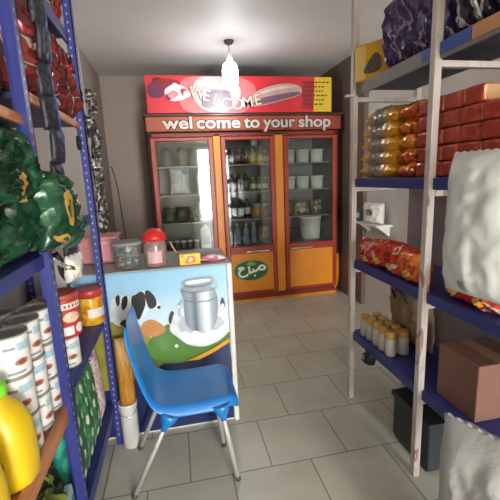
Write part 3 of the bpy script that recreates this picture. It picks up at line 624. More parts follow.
def angle_post(x, y, zt, sx, sy, parent, name='post'):
    """L-section upright with a column of slots on both flanges; flanges run towards sx / sy from the outer corner"""
    m = MB(); w_, t = .036, .004
    m.box(min(x, x+sx*t), max(x, x+sx*t), min(y, y+sy*w_), max(y, y+sy*w_), 0, zt)
    m.box(min(x, x+sx*w_), max(x, x+sx*w_), min(y, y+sy*t), max(y, y+sy*t), 0, zt)
    z = .06
    while z < zt-.03:
        fx = x-sx*.0006; fy = y-sy*.0006; c = .020
        m.box(min(fx, fx+sx*.001), max(fx, fx+sx*.001), y+sy*c-.003, y+sy*c+.003, z, z+.010, mi=1)
        m.box(x+sx*c-.003, x+sx*c+.003, min(fy, fy+sy*.001), max(fy, fy+sy*.001), z, z+.010, mi=1)
        z += .035
    for v in m.b.verts: v.co -= parent.location
    return m.build(name, [rblue, mat('slot_pale', 'a2a3b8', .6)], parent)
def board(parent, x0, x1, y0, y1, zt, th, lip, lipm, bodym, front, name='shelf_board'):
    """shelf tray; front = +1 when the aisle is towards +x"""
    m = MB().box(x0, x1, y0, y1, zt-.018, zt)
    for v in m.b.verts: v.co -= parent.location
    o = m.build(name, bodym, parent)
    l = MB(); fx = x1 if front > 0 else x0
    l.box(fx-(.0 if front > 0 else .014), fx+(.014 if front > 0 else .0), y0, y1, zt-th, zt+lip, .002)
    for v in l.b.verts: v.co -= parent.location
    l.build('front_lip', lipm, o); return o
# left rack, near bay
XF, XW = -.424, -.745
lr = empty('shelving_rack', (-.58, .75, 0)); tag(lr, 'blue slotted steel rack nearest on the left, with wooden boards, tins and green bags', 'shelf')
for x, sx in ((-.385, -1), (-.75, 1)):
    angle_post(x, 1.235, 2.5, sx, -1, lr); angle_post(x, .25, 2.5, sx, 1, lr)
board(lr, XW, XF, .26, 1.315, .705, .05, .012, wood, wood, 1)
board(lr, XW, XF, .26, 1.315, 1.24, .042, 0, rblue, rblue, 1)
board(lr, XW, XF, .26, 1.245, 1.655, .03, 0, wood, rnavy, 1)
board(lr, XW, XF, .26, 1.245, 2.07, .05, 0, rblue, rnavy, 1)
board(lr, XW, XF, .26, 1.315, .21, .05, 0, rblue, rblue, 1)
# left rack, far bay
lf = empty('shelving_rack', (-.58, 1.66, 0)); tag(lf, 'blue slotted rack on the left beside the counter, with jar and red foil bags', 'shelf')
for x, sx in ((-.385, -1), (-.75, 1)):
    angle_post(x, 1.955, 2.62, sx, 1, lf); angle_post(x-(.042 if sx < 0 else 0), 1.325, 2.62, sx, 1, lf)
for v, zt, th, lm, bm in ((0, .255, .055, rblue, rblue), (0, .762, .05, rblue, rblue), (0, 1.295, .042, rblue, rblue), (0, 1.735, .03, wood, rnavy), (0, 2.125, .05, rblue, rnavy)):
    board(lf, XW, XF, 1.33, 1.985, zt, th, 0, lm, bm, 1)
# right rack, white posts, blue boards
rr = empty('shelving_rack', (1.22, 1.4, 0)); tag(rr, 'white-posted rack with blue boards on the right, full of foil packets', 'shelf')
def rpart(mb, name, m, parent=None):
    for v in mb.b.verts: v.co -= rr.location
    return mb.build(name, m, parent or rr)
rustm = mat('rust', '8a4a3a', .7, var=.3, vs=30)
for y in (.70, 1.37, 2.04):
    for x in (1.022, 1.42):
        p = rpart(MB().box(x, x+.032, y-.016, y+.016, 0, ZC-.002, .003), 'post', rwhite)
for zt in (.46, .925, 1.415, 1.925):
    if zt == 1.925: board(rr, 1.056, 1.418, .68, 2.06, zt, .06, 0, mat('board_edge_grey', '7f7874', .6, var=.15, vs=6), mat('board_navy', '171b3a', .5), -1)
    else: board(rr, 1.056, 1.418, .68, 2.06, zt, .048, 0, rblue, rblue, -1)
rpart(MB().box(1.0395, 1.0415, 1.20, 1.46, 1.880, 1.922), 'edge_tape', mat('tape_blue', '3d57a8', .5))
rpart(MB().box(1.0395, 1.0415, .70, 1.195, 1.878, 1.924), 'cardboard_edge', mat('cardboard_orange', 'c08a62', .7))
for y in (.70, 1.37, 2.04):
    for zt in (.40, .865, 1.355, 1.853):
        rpart(MB().box(1.03, 1.43, y-.014, y+.014, zt-.016, zt+.008, .002), 'cross_bar', rwhite)
rpart(MB().box(.985, 1.05, 2.026, 2.054, 1.862, 1.876, .002), 'cross_bar_end', rwhite)
rpart(MB().box(1.40, 1.418, .70, 2.03, .03, 1.80), 'back_panel', mat('panel_grey', '9d9191', .55, var=.04))
# dark caster-like cup under the lowest board
t = MB().lathe([(.022, -.075), (.032, -.07), (.036, -.02), (.033, 0)], 20).build('hanging_cup', mat('black_plastic', '1e2228', .4), None, (1.10, 1.84, .4119+.0), (0, R(10), 0)); t.location = (1.062, 1.835, .4135)
MB().tube([(-.03, 0, -.06), (-.05, 0, -.05), (-.05, 0, -.015), (-.03, 0, -.005)], .005, 8).build('handle', mat('black_plastic', '1e2228'), t)
tag(t, 'small black cup hanging under the lowest blue board of the right rack', 'cup')

# ------------------------------------------------------------------ goods, left near bay
white_tin = mat('tin_paper', 'dcdad6', .42, var=.04); tinm = mat('tin_metal', '8f8a82', .5, .25, var=.15, vs=20)
tin = MB().lathe([(.0475, .003), (.0475, .117)], 32, caps=False).build('food_tin', white_tin)
MB().lathe([(.047, 0), (.0495, .001), (.0495, .004), (.0475, .006)], 32).build('bottom_rim', tinm, tin)
MB().lathe([(.0475, .114), (.0497, .116), (.0497, .12), (.0465, .12), (.0455, .115), (.03, .114), (.003, .1145)], 32).build('lid', tinm, tin)
lab = cyl_patch(.0479, R(-52), R(-8), .034, .054, True).build('oval_emblem', mat('emblem_red', 'b8705a', .45, var=.2, vs=60), tin)
cyl_patch(.0482, R(-42), R(-18), .038, .05, True).build('emblem_centre', mat('emblem_brown', '7a4a3a', .45), lab)
cyl_patch(.0479, R(-40), R(12), .075, .098).build('printed_picture', mat('tin_blue', 'a7c0cf', .45, var=.15, vs=60), tin)
cyl_patch(.0479, R(-75), R(-20), .012, .02).build('printed_line', mat('tin_grey_text', '8d8f97', .45), tin)
cyl_patch(.0479, R(-78), R(-44), .082, .09).build('printed_line', mat('tin_grey_text', '8d8f97'), tin)
first = True
for cname, x, y in (('nearest', -.472, 1.055), ('second', -.475, 1.158), ('third', -.475, 1.259), ('rear', -.574, 1.04), ('rear middle', -.577, 1.142), ('rear far', -.577, 1.244)):
    for k in range(3):
        lb = 'white food tin with red oval emblem, %s of the %s stack' % (('bottom', 'middle', 'top')[k], cname)
        loc = (x+random.uniform(-.002, .002), y, .7175-.0125+.1201*k); rz = (0, 0, R(random.uniform(-22, 22)-8))
        if first: tin.location = loc; tin.rotation_euler = rz; tag(tin, lb, 'tin', 'white food tins stacked on the left rack'); first = False
        else: copy_tree(tin, loc, rz, lb)
fm = mat('foil_silver', 'bdbab4', .25, .9, var=.1)
m = MB(); b = m.b; rings = []
for r, z in ((.043, 0), (.041, .012), (.034, .08), (.031, .09)):
    rings.append([b.verts.new(((r+(.003 if k % 2 else 0))*cos(2*pi*k/40), (r+(.003 if k % 2 else 0))*sin(2*pi*k/40), z)) for k in range(40)])
b.faces.new(rings[0]); b.faces.new(rings[-1])
for A_, B_ in zip(rings, rings[1:]):
    for k in range(40): b.faces.new((A_[k], A_[(k+1) % 40], B_[(k+1) % 40], B_[k]))
t = m.build('foil_cup', fm, None, (-.574, 1.142, .705+.3604)); tag(t, 'ribbed silver foil cup upside down on top of the tins', 'cup')
# yellow jug, green cap
jy = mat('jug_yellow', 'e0bc1c', .35, var=.05)
jug = empty('detergent_jug', (-.472, .936, .7055), (0, 0, R(-6))); tag(jug, 'yellow plastic jug with a bright green cap at the near end of the wooden board', 'jug')
m = MB(); b = m.b; rings = []
for z, a, d in ((0, .062, .05), (.01, .07, .058), (.06, .073, .06), (.12, .072, .06), (.17, .066, .056), (.205, .05, .045), (.225, .03, .03), (.235, .024, .024), (.25, .024, .024)):
    rings.append([b.verts.new((a*math.copysign(abs(cos(q))**.7, cos(q)), d*math.copysign(abs(sin(q))**.7, sin(q)), z)) for q in [2*pi*k/32 for k in range(32)]])
for A_, B_ in zip(rings, rings[1:]):
    for k in range(32): b.faces.new((A_[k], A_[(k+1) % 32], B_[(k+1) % 32], B_[k])).smooth = True
b.faces.new(rings[0]); b.faces.new(rings[-1])
m.build('jug_body', jy, jug)
MB().lathe([(.029, .24), (.030, .245), (.030, .268), (.026, .275)], 24).build('cap', mat('cap_green', '7fd02a', .4), jug)
MB().tube([(-.058, 0, .19), (-.088, 0, .18), (-.095, 0, .12), (-.085, 0, .065), (-.068, 0, .05)], .011, 12).build('handle', jy, jug)
em = MB().poly([(.03*cos(a), .085+.034*sin(a)) for a in [2*pi*k/28 for k in range(28)]], -.062, .006).build('round_emblem', mat('emblem_dark', '3c3a2a', .4), jug)
MB().poly([(.024*cos(a), .085+.027*sin(a)) for a in [2*pi*k/28 for k in range(28)]], -.0626, .001).build('emblem_field', mat('emblem_olive', '6b6426', .4), em)
t = copy_tree(jug, (-.472, .76, .7055), None, 'second yellow jug with green cap, behind the picture edge nearest the viewer'); t['group'] = jug['group'] = 'yellow jugs on the wooden board'
jug['label'] = 'yellow plastic jug with a bright green cap, beside the nearest tin stack'
# green foil bags
gfoil = foil('green_foil', [(0, '12301f'), (.40, '1d4f31'), (.52, '153a26'), (.645, 'a9843c'), (.685, '24583a')], 6.5, .24, .12, .8, 22)
gy = mat('green_bag_badge', 'a5803c', .4, var=.25, vs=30)
GB = [  # y, z, tilt-x, w, h, words
 (.80, 1.241, -6, 'lower row, at the picture edge'), (.965, 1.241, -10, 'lower row, second from the picture edge'), (1.125, 1.241, -4, 'lower row, beside the slotted post'),
 (.86, 1.385, 8, 'upper row, at the picture edge'), (1.00, 1.385, 3, 'upper row, middle'), (1.14, 1.385, -8, 'upper row, beside the slotted post')]
for k, (y, z, tl, wd) in enumerate(GB):
    lo = k < 3
    bag('foil_bag', 'dark green foil bag with yellow print, %s' % wd, 'bag', .195 if lo else .18, .26 if lo else .225, .16 if lo else .15, gfoil,
        (-.475 if lo else -.465, y, z+.002), (R(-6 if lo else 2), R(tl), R(90)), sd=k*1.7+.3, group='green foil bags on the left near rack', patch=None, crease=.17)
bag('foil_bag', 'dark green foil bag bulging out past the slotted post of the left near rack', 'bag', .22, .25, .13, gfoil, (-.36, 1.245, 1.25), (R(-14), R(6), R(78)), 21.3, 'green foil bags on the left near rack', None, .17)
for k, (y, z) in enumerate(((.80, 1.241), (1.0, 1.241))):
    bag('foil_bag', 'dark green foil bag at the back of the left near rack, %s' % ('near end', 'middle')[k], 'bag', .22, .27, .1, gfoil, (-.655, y, z+.002), (R(4), 0, R(90)), 30+k, 'green foil bags on the left near rack', None, .15)
rb = foil('maroon_foil', [(0, '3b1f1e'), (.42, '552625'), (.52, '382524'), (.62, '7d2e2d'), (.67, '8d7a72')], 7, .25, .2, .9, 20)
for k, (y, w_) in enumerate(((.86, .2), (1.03, .19), (1.175, .13))):
    bag('foil_bag', 'maroon foil bag on the upper wooden board, %s from the slotted post' % ('third', 'second', 'first')[k], 'bag', w_, .27, .11, rb, (-.50, y, 1.657), (R(-5), R(3*k-3), R(90)), 40+k, 'maroon foil bags on the left near rack', [(mat('badge_orange', 'd0592c', .4), -.5, -.05, .25, .55, -1, True)], .15)
dk = foil('dark_goods', [(0, '23291f'), (.45, '3e5230'), (.53, '2b2f28'), (.62, '8c9a3e'), (.68, '4b4a42')], 9, .3, .1, .9, 20)
for k, (y, x, rz) in enumerate(((.95, -.50, 84), (1.12, -.47, 96), (1.245, -.54, 90))):
    bag('dark_bag', 'dark green bag on the bottom board of the near left rack, %s from viewer' % nth[k], 'bag', .17, .22+.02*k, .11, dk, (x, y, .212), (R(-4), R(4), R(rz)), 50+k, 'dark bags at the bottom of the left rack', None, .16)
t = MB().box(-.012, .012, -.05, .05, 0, .2, .002).build('carton_card', mat('card_pale_blue', 'a9c6d2', .5), None, (-.425, 1.19, .2115), (0, R(-4), R(8))); tag(t, 'pale blue flat carton standing at the foot of the slotted post', 'carton')
MB().box(.0115, .0135, -.04, .04, .11, .17).build('printed_panel', mat('card_teal', '3f8f8a', .5), t)

# ------------------------------------------------------------------ goods, left far bay
zb = .763
def canister(name, r, h, m, label, cat, loc, parts, group=None, rot=0):
    o = MB().lathe([(r*.97, 0), (r, .004), (r, h*.9), (r*.985, h*.93)], 32).build(name, m, None, loc, (0, 0, R(rot))); tag(o, label, cat, group)
    for nm, a0, a1, z0, z1, mm, ov in parts: cyl_patch(r*1.012, R(a0), R(a1), z0, z1, ov).build(nm, mm, o)
    return o
tred = mat('canister_red', 'b3322c', .4, var=.06); lbw = mat('label_white', 'e2dcd6', .45)
t = copy_tree(tin, (-.452, 1.452, zb), (0, 0, R(-20)), 'white food tin carrying the red canister on the blue board'); t['group'] = 'white food tins stacked on the left rack'
t = canister('milk_powder_can', .058, .165, tred, 'tall red canister with white label bands standing on a white tin', 'canister', (-.448, 1.462, zb+.1202),
 [('white_band', -80, 20, .112, .135, lbw, False), ('printed_picture', -70, -5, .06, .1, mat('pic_cream', 'd8b9a0', .45, var=.3, vs=50), True), ('white_panel', -80, -35, .012, .045, lbw, False), ('red_mark', -28, 12, .012, .05, lbw, True)], None, -8)
MB().lathe([(.059, .148), (.0605, .152), (.0605, .166), (.057, .17), (.05, .166), (.003, .166)], 32).build('lid', mat('lid_dull_red', 'a8453c', .4), t)
word = MB()
for k in range(5):
    a = R(-62+14*k)
    word.add(cyl_patch(.0592, a, a+R(8), .118, .13, False, 3, 2).b)
word.build('label_word', tred, t)
t = canister('pickle_jar', .058, .15, foil('jar_yellow', [(0, 'c07c1c'), (.45, 'd9a12a'), (.6, 'e2b84a'), (.7, 'b5551f')], 20, .2, 0., .2), 'yellow jar with red lid and white label on the blue board beside the post', 'jar', (-.448, 1.893, zb),
 [('white_label', -95, 10, .04, .085, mat('label_cream', 'd8cfc4', .5, var=.1, vs=40), False)])
MB().lathe([(.05, .138), (.061, .142), (.061, .172), (.057, .18), (.052, .178), (.003, .176)], 32).build('lid', mat('lid_crimson', 'b5383c', .4), t)
bag('snack_bag', 'orange and white snack bag leaning behind the red canister', 'bag', .13, .24, .05, foil('orange_white', [(0, 'd07a3a'), (.42, 'e3d8cc'), (.58, '4a463f'), (.64, 'd9a070')], 9, .3, .1), (-.56, 1.565, zb+.002), (R(-4), 0, R(80)), 61.)
bag('snack_bag', 'black and white striped snack bag above the red canister', 'bag', .12, .2, .05, foil('bw_print', [(0, '24242a'), (.5, 'd9d6cf'), (.58, '33333a')], 10, .3, .2, .6, 26, (1, 1, .3)), (-.50, 1.665, zb+.2), (R(-6), 0, R(84)), 62.)
t = MB().box(-.11, .11, -.05, .05, 0, .198, .004).build('carton_box', mat('carton_white_b', 'd6d2cb', .5), None, (-.57, 1.672, zb+.0005), (0, 0, R(90))); tag(t, 'plain pale carton box carrying the striped snack bag', 'carton')
MB().box(-.08, .08, -.052, -.05, .05, .15).build('printed_panel', mat('carton_red', 'b5473c', .5), t)
# cartons and green packs on the two lower boards
for k, (y, s) in enumerate(((1.45, .0), (1.60, .01), (1.75, 0.))):
    t = MB().box(-.06, .06, -.045, .045, 0, .15, .003).build('tea_carton', mat('tea_white', 'd9d5cf', .5, var=.05), None, (-.56, y, .2565), (0, 0, R(90))); tag(t, 'white carton with red mark behind the green packs, %s from the slotted post' % nth[k], 'carton', 'white cartons on the bottom board')
    MB().poly(blob([(-.04, .06), (0, .05), (.045, .075), (.01, .09)]), -.0462, .0015).build('printed_mark', mat('carton_red', 'b5473c'), t)
gp = foil('green_pack', [(0, '2f6a44'), (.5, '3f7d55'), (.6, '35704b')], 14, .4, 0., .3)
ow = mat('pack_oval', 'bfc6ad', .45, var=.15, vs=50)
pk = foil('pink_pack', [(0, 'c4a0a0'), (.45, 'd9c9c6'), (.58, '8f5f66'), (.64, 'd9cfcb')], 22, .4, 0., .3)
for k, (y, h, mm) in enumerate(((1.425, .43, gp), (1.56, .43, gp), (1.69, .42, gp))):
    o = pillow(.15, h, .075, 70.+k, crease=.05).build('seed_pack', mm, None, (-.462, y, .2575), (R(-3), 0, R(90)))
    tag(o, 'tall green pack with pale ovals on the bottom board, %s from the slotted post' % nth[k], 'pack', 'green packs with pale ovals')
    for i in range(2):
        for j in range(5):
            u = -.42+.8*i+(.12 if j % 2 else -.12); v = -.72+.34*j
            pillow_patch(.15, h, .075, 70.+k, u-.15, u+.15, v-.1, v+.1, -1, .05, 6).build('pale_oval', ow, o)
o = pillow(.13, .42, .07, 75., crease=.06).build('snack_pack', pk, None, (-.462, 1.835, .2575), (R(-3), 0, R(90))); tag(o, 'tall pinkish white patterned pack at the far end of the bottom board', 'pack')
o = pillow(.09, .40, .05, 76., crease=.06).build('snack_pack', foil('teal_pack', [(0, '1f6f60'), (.5, '2f8f7a')], 10, .4, 0., .3), None, (-.50, 1.35, .2575), (R(2), 0, R(90))); tag(o, 'narrow teal pack behind the slotted post on the bottom board', 'pack')
# middle shelf: clear and silver film
for k, (y, w_, h, mm, wd) in enumerate(((1.42, .16, .15, foil('blue_orange', [(0, '2d55a8'), (.5, 'd9823a'), (.6, '1c3a86')], 9, .3, .2), 'blue and orange'), (1.60, .18, .14, foil('silver_film', [(0, '8d8b88'), (.5, 'c6c4c0'), (.6, '55534f')], 12, .2, .5, .9), 'silver'), (1.80, .2, .16, foil('silver_film', []) if False else foil('silver_film', [(0, '8d8b88')]), 'crumpled silver'))):
    bag('snack_bag', '%s film bag on the third board of the left rack beside the counter' % wd, 'bag', w_, h, .08, mm, (-.49, y, 1.2975), (R(-8), 0, R(90)), 80.+k, None, None, .16)
# red / brown foil bags
rf = foil('red_foil', [(0, '5b2422'), (.42, '8f2c2c'), (.5, '533532'), (.58, 'a3938b'), (.61, '7a2a2a')], 8, .22, .2, .9, 24)
RB = [(1.425, 1.737, .165, .33, -4), (1.575, 1.737, .17, .335, 3), (1.735, 1.737, .175, .335, -3), (1.895, 1.737, .185, .33, 2)]
for k, (y, z, w_, h, tl) in enumerate(RB):
    bag('foil_bag', 'red-brown foil bag on the far left wood-edged board, %s from viewer' % nth[k], 'bag', w_, h, .13, rf, (-.462, y, z), (R(-5), R(tl), R(90)), 90.+k, 'red foil bags on the far left rack', None, .17)
hd_ = empty('sachet_strip', (-.392, 1.425, 2.07)); tag(hd_, 'long dark strip of sachets with blue and yellow edges hanging beside the near slotted post', 'sachets')
MB().tube([(-.018, 0, .01), (-.01, 0, .02), (0, 0, .01), (0, 0, -.01)], .002, 6).build('hook', chrome, hd_)
ds = bands('dark_sachet', 'X', [(-.045, '26262e'), (.012, '202028'), (.02, '202028'), (.021, '1f4f9c'), (.033, '2458a8'), (.0335, 'b5b23a'), (.045, 'b9b446')], .5, 0., 'CONSTANT', .5, 40)
for k in range(8): pillow(.085, .112, .020, 210.+k, 8, 10, .12).build('sachet', ds, hd_, (.008+.003*sin(k*2.), .003*cos(k*1.7), -.115-.108*k), (R(4*sin(k*2.1)), R(3*cos(k*1.3)), R(72+8*sin(k*1.7))))
pillow(.09, .10, .03, 220., 8, 10, .2).build('clear_end_pack', foil('end_pack', [(0, 'c9c4bd'), (.5, 'e2ddd5'), (.6, '3a3838'), (.64, 'd0a070')], 14, .3, .1), hd_, (.008, 0, -.97), (R(6), 0, R(66)))
for k, (y, w_) in enumerate(((1.43, .17), (1.60, .18), (1.78, .18), (1.92, .12))):
    bag('foil_bag', 'red foil bag on the topmost far left board, %s from viewer' % nth[k], 'bag', w_, .32, .1, rf, (-.475, y, 2.127), (R(-5), R(3-2*k), R(90)), 100.+k, 'red foil bags on the topmost left board', None, .17)
# strip of hanging sachets
hs = empty('sachet_strip', (-.372, 2.01, 1.90)); tag(hs, 'long strip of silver and black sachets hanging from the far left rack post', 'sachets')
MB().tube([(-.011, -.03, .012), (-.004, -.015, .02), (0, 0, .01), (0, 0, -.02)], .002, 6).build('hook', chrome, hs)
sf = foil('sachet_film', [(0, '2c2828'), (.44, '4d4844'), (.53, 'aaa59f'), (.57, '352f2e')], 20, .3, .1, .8, 40)
for k in range(13):
    pillow(.055, .064, .022, 110.+k, 8, 10, .15).build('sachet', sf, hs, (.012+.006*math.sin(k*1.9), .006*math.cos(k*2.3), -.07-.053*k), (R(12*math.sin(k*2.1)), R(8*math.cos(k*1.3)), R(35+25*math.sin(k*1.7))))
t = MB().poly(blob([(-.008, 0), (.008, 0), (.012, -.03), (.007, -.06), (-.008, -.055), (-.011, -.03)]), -.004, .008).build('black_tag', mat('black_plastic', '1e2228'), None, (-.402, 1.86, 1.66), (0, 0, R(60))); tag(t, 'small black tag hanging below the red foil bags on the left rack', 'tag')
MB().tube([(0, 0, -.004), (0, 0, .046)], .0015, 6).build('string', mat('black_plastic', '1e2228'), t)
# hanging black cable on the back wall
cb = MB().tube([(-.735, Y1-.006, 1.64), (-.71, Y1-.006, 1.63), (-.685, Y1-.006, 1.52), (-.665, Y1-.006, 1.36), (-.65, Y1-.006, 1.05), (-.635, Y1-.006, .72), (-.63, Y1-.006, .45), (-.62, Y1-.006, .005)], .006, 8).build('cable', mat('black_plastic', '1e2228')); tag(cb, 'thin black cable hanging down the brown back wall left of the fridge', 'cable')

# ------------------------------------------------------------------ floor beside the counter: bucket with a sack in it
t = MB().lathe([(.042, 0), (.044, .005), (.047, .25), (.05, .253), (.05, .265), (.046, .265), (.042, .02), (.003, .015)], 32).build('bucket', mat('bucket_white', 'd9d7d3', .4), None, (-.33, 1.885, .0)); tag(t, 'white bucket on the floor behind the blue chair', 'bucket')
t.location = (-.338, 1.945, 0)
MB().tube([(.05*cos(a), .052*sin(a), .25+.05*sin(a)) for a in [-pi*k/14 for k in range(15)]], .0025, 6).build('handle', chrome, t)
bag('paper_sack', 'mustard brown sack with grey film foot standing in the white bucket', 'sack', .088, .62, .06, bands('mustard_sack', 'Z', [(0, '8a857c'), (.14, '9a948a'), (.19, 'a8711f'), (.45, 'b9822c'), (.55, 'c9a060')], .45, 0., 'LINEAR', .8, 18), (-.338, 1.945, .018), (R(0), R(1), R(8)), 120., None, None, .15)

# ------------------------------------------------------------------ goods, right rack
# top board
t = MB().box(-.1, .1, -.06, .06, 0, .185, .003).build('yellow_carton', mat('carton_yellow', 'd6a02c', .5, var=.05), None, (1.125, 1.945, 1.926), (0, 0, R(-58))); tag(t, 'yellow carton box with dark picture at the far end of the top right board', 'carton')
MB().poly(blob([(-.05, .04), (-.02, .1), (.02, .13), (.05, .09), (.04, .04)]), -.0615, .0015).build('printed_picture', mat('carton_picture', '5c5648', .5, var=.4, vs=30), t)
MB().box(-.101, -.04, -.0612, -.06, .01, .175).build('printed_panel', mat('carton_panel', 'e3c070', .5), t)
bag('paper_packet', 'slim white packet leaning at the far end of the top right board', 'packet', .05, .16, .02, mat('packet_white', 'cfcac2', .5), (1.075, 2.045, 1.928), (0, 0, R(-70)), 130.)
pf = foil('purple_foil', [(0, '3a2c50'), (.38, '54406e'), (.5, '42355a'), (.6, '8a7b98'), (.65, '4a3862')], 8, .25, .15, 1., 20)
PB = [(1.735, 1.926, .165, .31, 4, .0), (1.59, 1.926, .165, .37, -3, .0), (1.45, 1.926, .165, .39, 3, .0), (1.69, 1.926, .18, .45, 5, .13), (1.50, 1.926, .18, .47, -4, .13)]
for k, (y, z, w_, h, tl, dx) in enumerate(PB):
    bag('foil_bag', 'dark purple foil bag on the top right board, %s' % ('front row beside the yellow carton', 'front row in the middle', 'front row beside the near white post', 'back row nearer the yellow carton', 'back row nearer the white post')[k], 'bag', w_, h, .12, pf, (1.135+dx*1.15, y, z+.001), (R(7), R(tl), R(-90)), 131.+k, 'purple foil bags on the top right board', None, .18)
bf = foil('black_silver_foil', [(0, '2a2632'), (.42, '3d3648'), (.52, 'b5b0b2'), (.57, '302a38'), (.68, '7b4f96')], 7, .22, .2, 1., 18, (1, 1, .5))
mg = mat('magenta_badge', 'b0309a', .4)
for k, y in enumerate((1.25, 1.08, .91)):
    bag('foil_bag', 'black and silver foil bag with magenta badge, %s past the near white post' % nth[k], 'bag', .19, .3, .12, bf, (1.14, y, 1.927), (R(8), R(-4+4*k), R(-90)), 140.+k, 'black foil bags on the top right board', [(mg, -.5 if k else -.2, .1 if k else .35, .1, .38, -1, True), (mat('badge_silver', 'bdb8b6', .25, .6), .3, .55, -.9, .2, -1, False)], .14)
# gold and silver long packs, far bay middle board
z2 = 1.4155
gs = bands('gold_silver', 'X', [(-.2, 'd99a22'), (-.12, 'e0b03a'), (-.07, '9a8f80'), (.02, '8d8478'), (.07, 'c9a050'), (.11, 'e0a42c'), (.2, 'd9a02c')], .3, .3, 'LINEAR', .9, 26)
for k in range(5):
    z = z2+.036+.067*k
    bag('long_packet', 'gold and silver wrapped packet, %s beside the far white post' % ORD[k], 'packet', .36-.012*k, .19, .078, gs, (1.062, 1.838-.006*k, z), (R(-90), R(0), R(-90)), 150.+k, 'gold and silver packets stacked on the right rack', None, .2)
# bags lie with their length along the aisle: turn mesh so that width runs along y, seams at front/back
of_ = foil('orange_foil', [(0, 'c2521c'), (.4, 'e08a2a'), (.52, 'b03a1c'), (.62, 'd8a04a')], 10, .22, .3, .8, 26)
rp = foil('biscuit_red', [(0, 'a53a26'), (.5, 'b84a30'), (.62, '9c3022')], 9, .28, .15, .4, 30)
sil = mat('seam_gold', 'c9a070', .3, .4)
rw = mat('ring_cream', 'd9a06a', .4)
for k in range(5):
    bag('biscuit_packet', 'orange foil packet, %s in the column next to the gold packets' % ORD[k], 'packet', .125, .2, .066, of_, (1.07, 1.592, z2+.034+.0665*k), (R(-90), 0, R(-90)), 160.+k, 'orange packets stacked on the right rack', None, .15)
def bpack():
    o = MB().box(-.048, .048, -.125, .125, 0, .064, .012).build('biscuit_packet', rp)
    MB().box(-.0485, -.0445, -.118, .118, .006, .058, .0015).build('end_seam', sil, o)
    MB().box(.0445, .0485, -.118, .118, .006, .058, .0015).build('end_seam', sil, o)
    MB().poly([(.026*cos(a)*.9, .032+.021*sin(a)) for a in [2*pi*j/20 for j in range(20)]], -.1262, .0015).build('round_print', mat('biscuit_print', 'a3301c', .4, var=.3, vs=40), o)
    return o
proto = None
COLS = [(1.478, 5, 'first column before the near white post'), (1.318, 5, 'first column past the near white post'), (1.219, 5, 'second column past the near white post'), (1.12, 4, 'third column past the near white post'), (1.02, 4, 'fourth column past the near white post')]
COLS.insert(1, (1.418, 5, 'column right behind the near white post'))
for y, n, wd in COLS:
    for k in range(n):
        lb = 'red biscuit packet, %s in the %s' % (ORD[k], wd)
        loc = (1.205+random.uniform(-.004, .004), y, z2+.0008+.0645*k); rot = (0, 0, R(-90+random.uniform(-1.2, 1.2)))
        if proto is None: proto = bpack(); proto.location = loc; proto.rotation_euler = rot; tag(proto, lb, 'packet', 'red biscuit packets stacked on the right rack')
        else: copy_tree(proto, loc, rot, lb)
# third board: red snack bags
z3 = .9255
rs = foil('red_snack', [(0, 'b5261f'), (.40, 'd23a26'), (.55, 'd9d0c4'), (.60, 'c23a22'), (.68, 'd99a3a')], 8, .22, .2, .8, 20)
for k, (y, dx, w_, h, t_) in enumerate(((1.93, 0, .16, .14, 5), (1.80, .01, .17, .16, -6), (1.66, 0, .17, .17, 4), (1.52, 0, .17, .16, -3), (1.25, .02, .17, .16, 3), (1.10, .01, .17, .15, -4))):
    bag('snack_bag', 'red snack bag on the third right board, %s from the far white post' % nth[k], 'bag', w_, h, .10, rs if k != 3 else foil('orange_snack', [(0, 'd2581e'), (.5, 'e07a30'), (.62, 'b8401c')], 8, .25, .2, .8, 20), (1.125+dx, y, z3+.001), (R(14), R(t_), R(-90)), 170.+k, 'red snack bags on the third right board', [(mat('snack_yellow', 'd9a63c', .4, var=.2, vs=40), -.3, .35, -.5, 0, -1, True)], .16)
bpy.context.scene.objects['snack_bag'].name if False else None
# lowest board: yellow-capped bottles and a brown bag with a black handle
z4 = .461
bw = mat('bottle_milky', 'b9b3a8', .35); cy_ = mat('cap_amber', 'c2964a', .4)
pb = None
for r_ in range(2):
    for k in range(5):
        lb = 'milky bottle with amber cap, lowest right board, %s row, %s from far post' % (('front', 'back')[r_], nth[k])
        loc = (1.095+.075*r_, 1.965-.068*k, z4)
        if pb is None:
            pb = MB().lathe([(.027, 0), (.031, .004), (.031, .085), (.024, .1), (.022, .106)], 20).build('small_bottle', bw); MB().lathe([(.027, .1), (.028, .104), (.028, .128), (.023, .135)], 20).build('cap', cy_, pb)
            tag(pb, lb, 'bottle', 'amber-capped bottles on the lowest right board'); pb.location = loc
        else: copy_tree(pb, loc, None, lb)
o = bag('carry_bag', 'brown translucent bag with a black handle lying behind the amber-capped bottles', 'bag', .34, .36, .12, clear('brown_film', 'a58a70', .2, .2, .7), (1.31, 1.80, z4+.002), (R(6), 0, R(-90)), 180., None, None, .15)
MB().tube([(-.06, -.06, .27), (-.055, -.085, .33), (0, -.09, .355), (.055, -.085, .33), (.06, -.06, .27)], .007, 8).build('handle', mat('black_plastic', '1e2228'), o)
t = MB().box(-.11, .11, -.12, .12, 0, .24, .004).build('cardboard_box', mat('cardboard_brown', '7a5648', .7, var=.08, bump=.1), None, (1.21, 1.21, z4+.0005), (0, 0, R(-90))); tag(t, 'brown cardboard box on the lowest board past the near white post', 'box')
MB().box(-.112, .112, -.03, .03, .238, .2415).build('packing_tape', mat('tape_tan', '9c7a5a', .35), t)
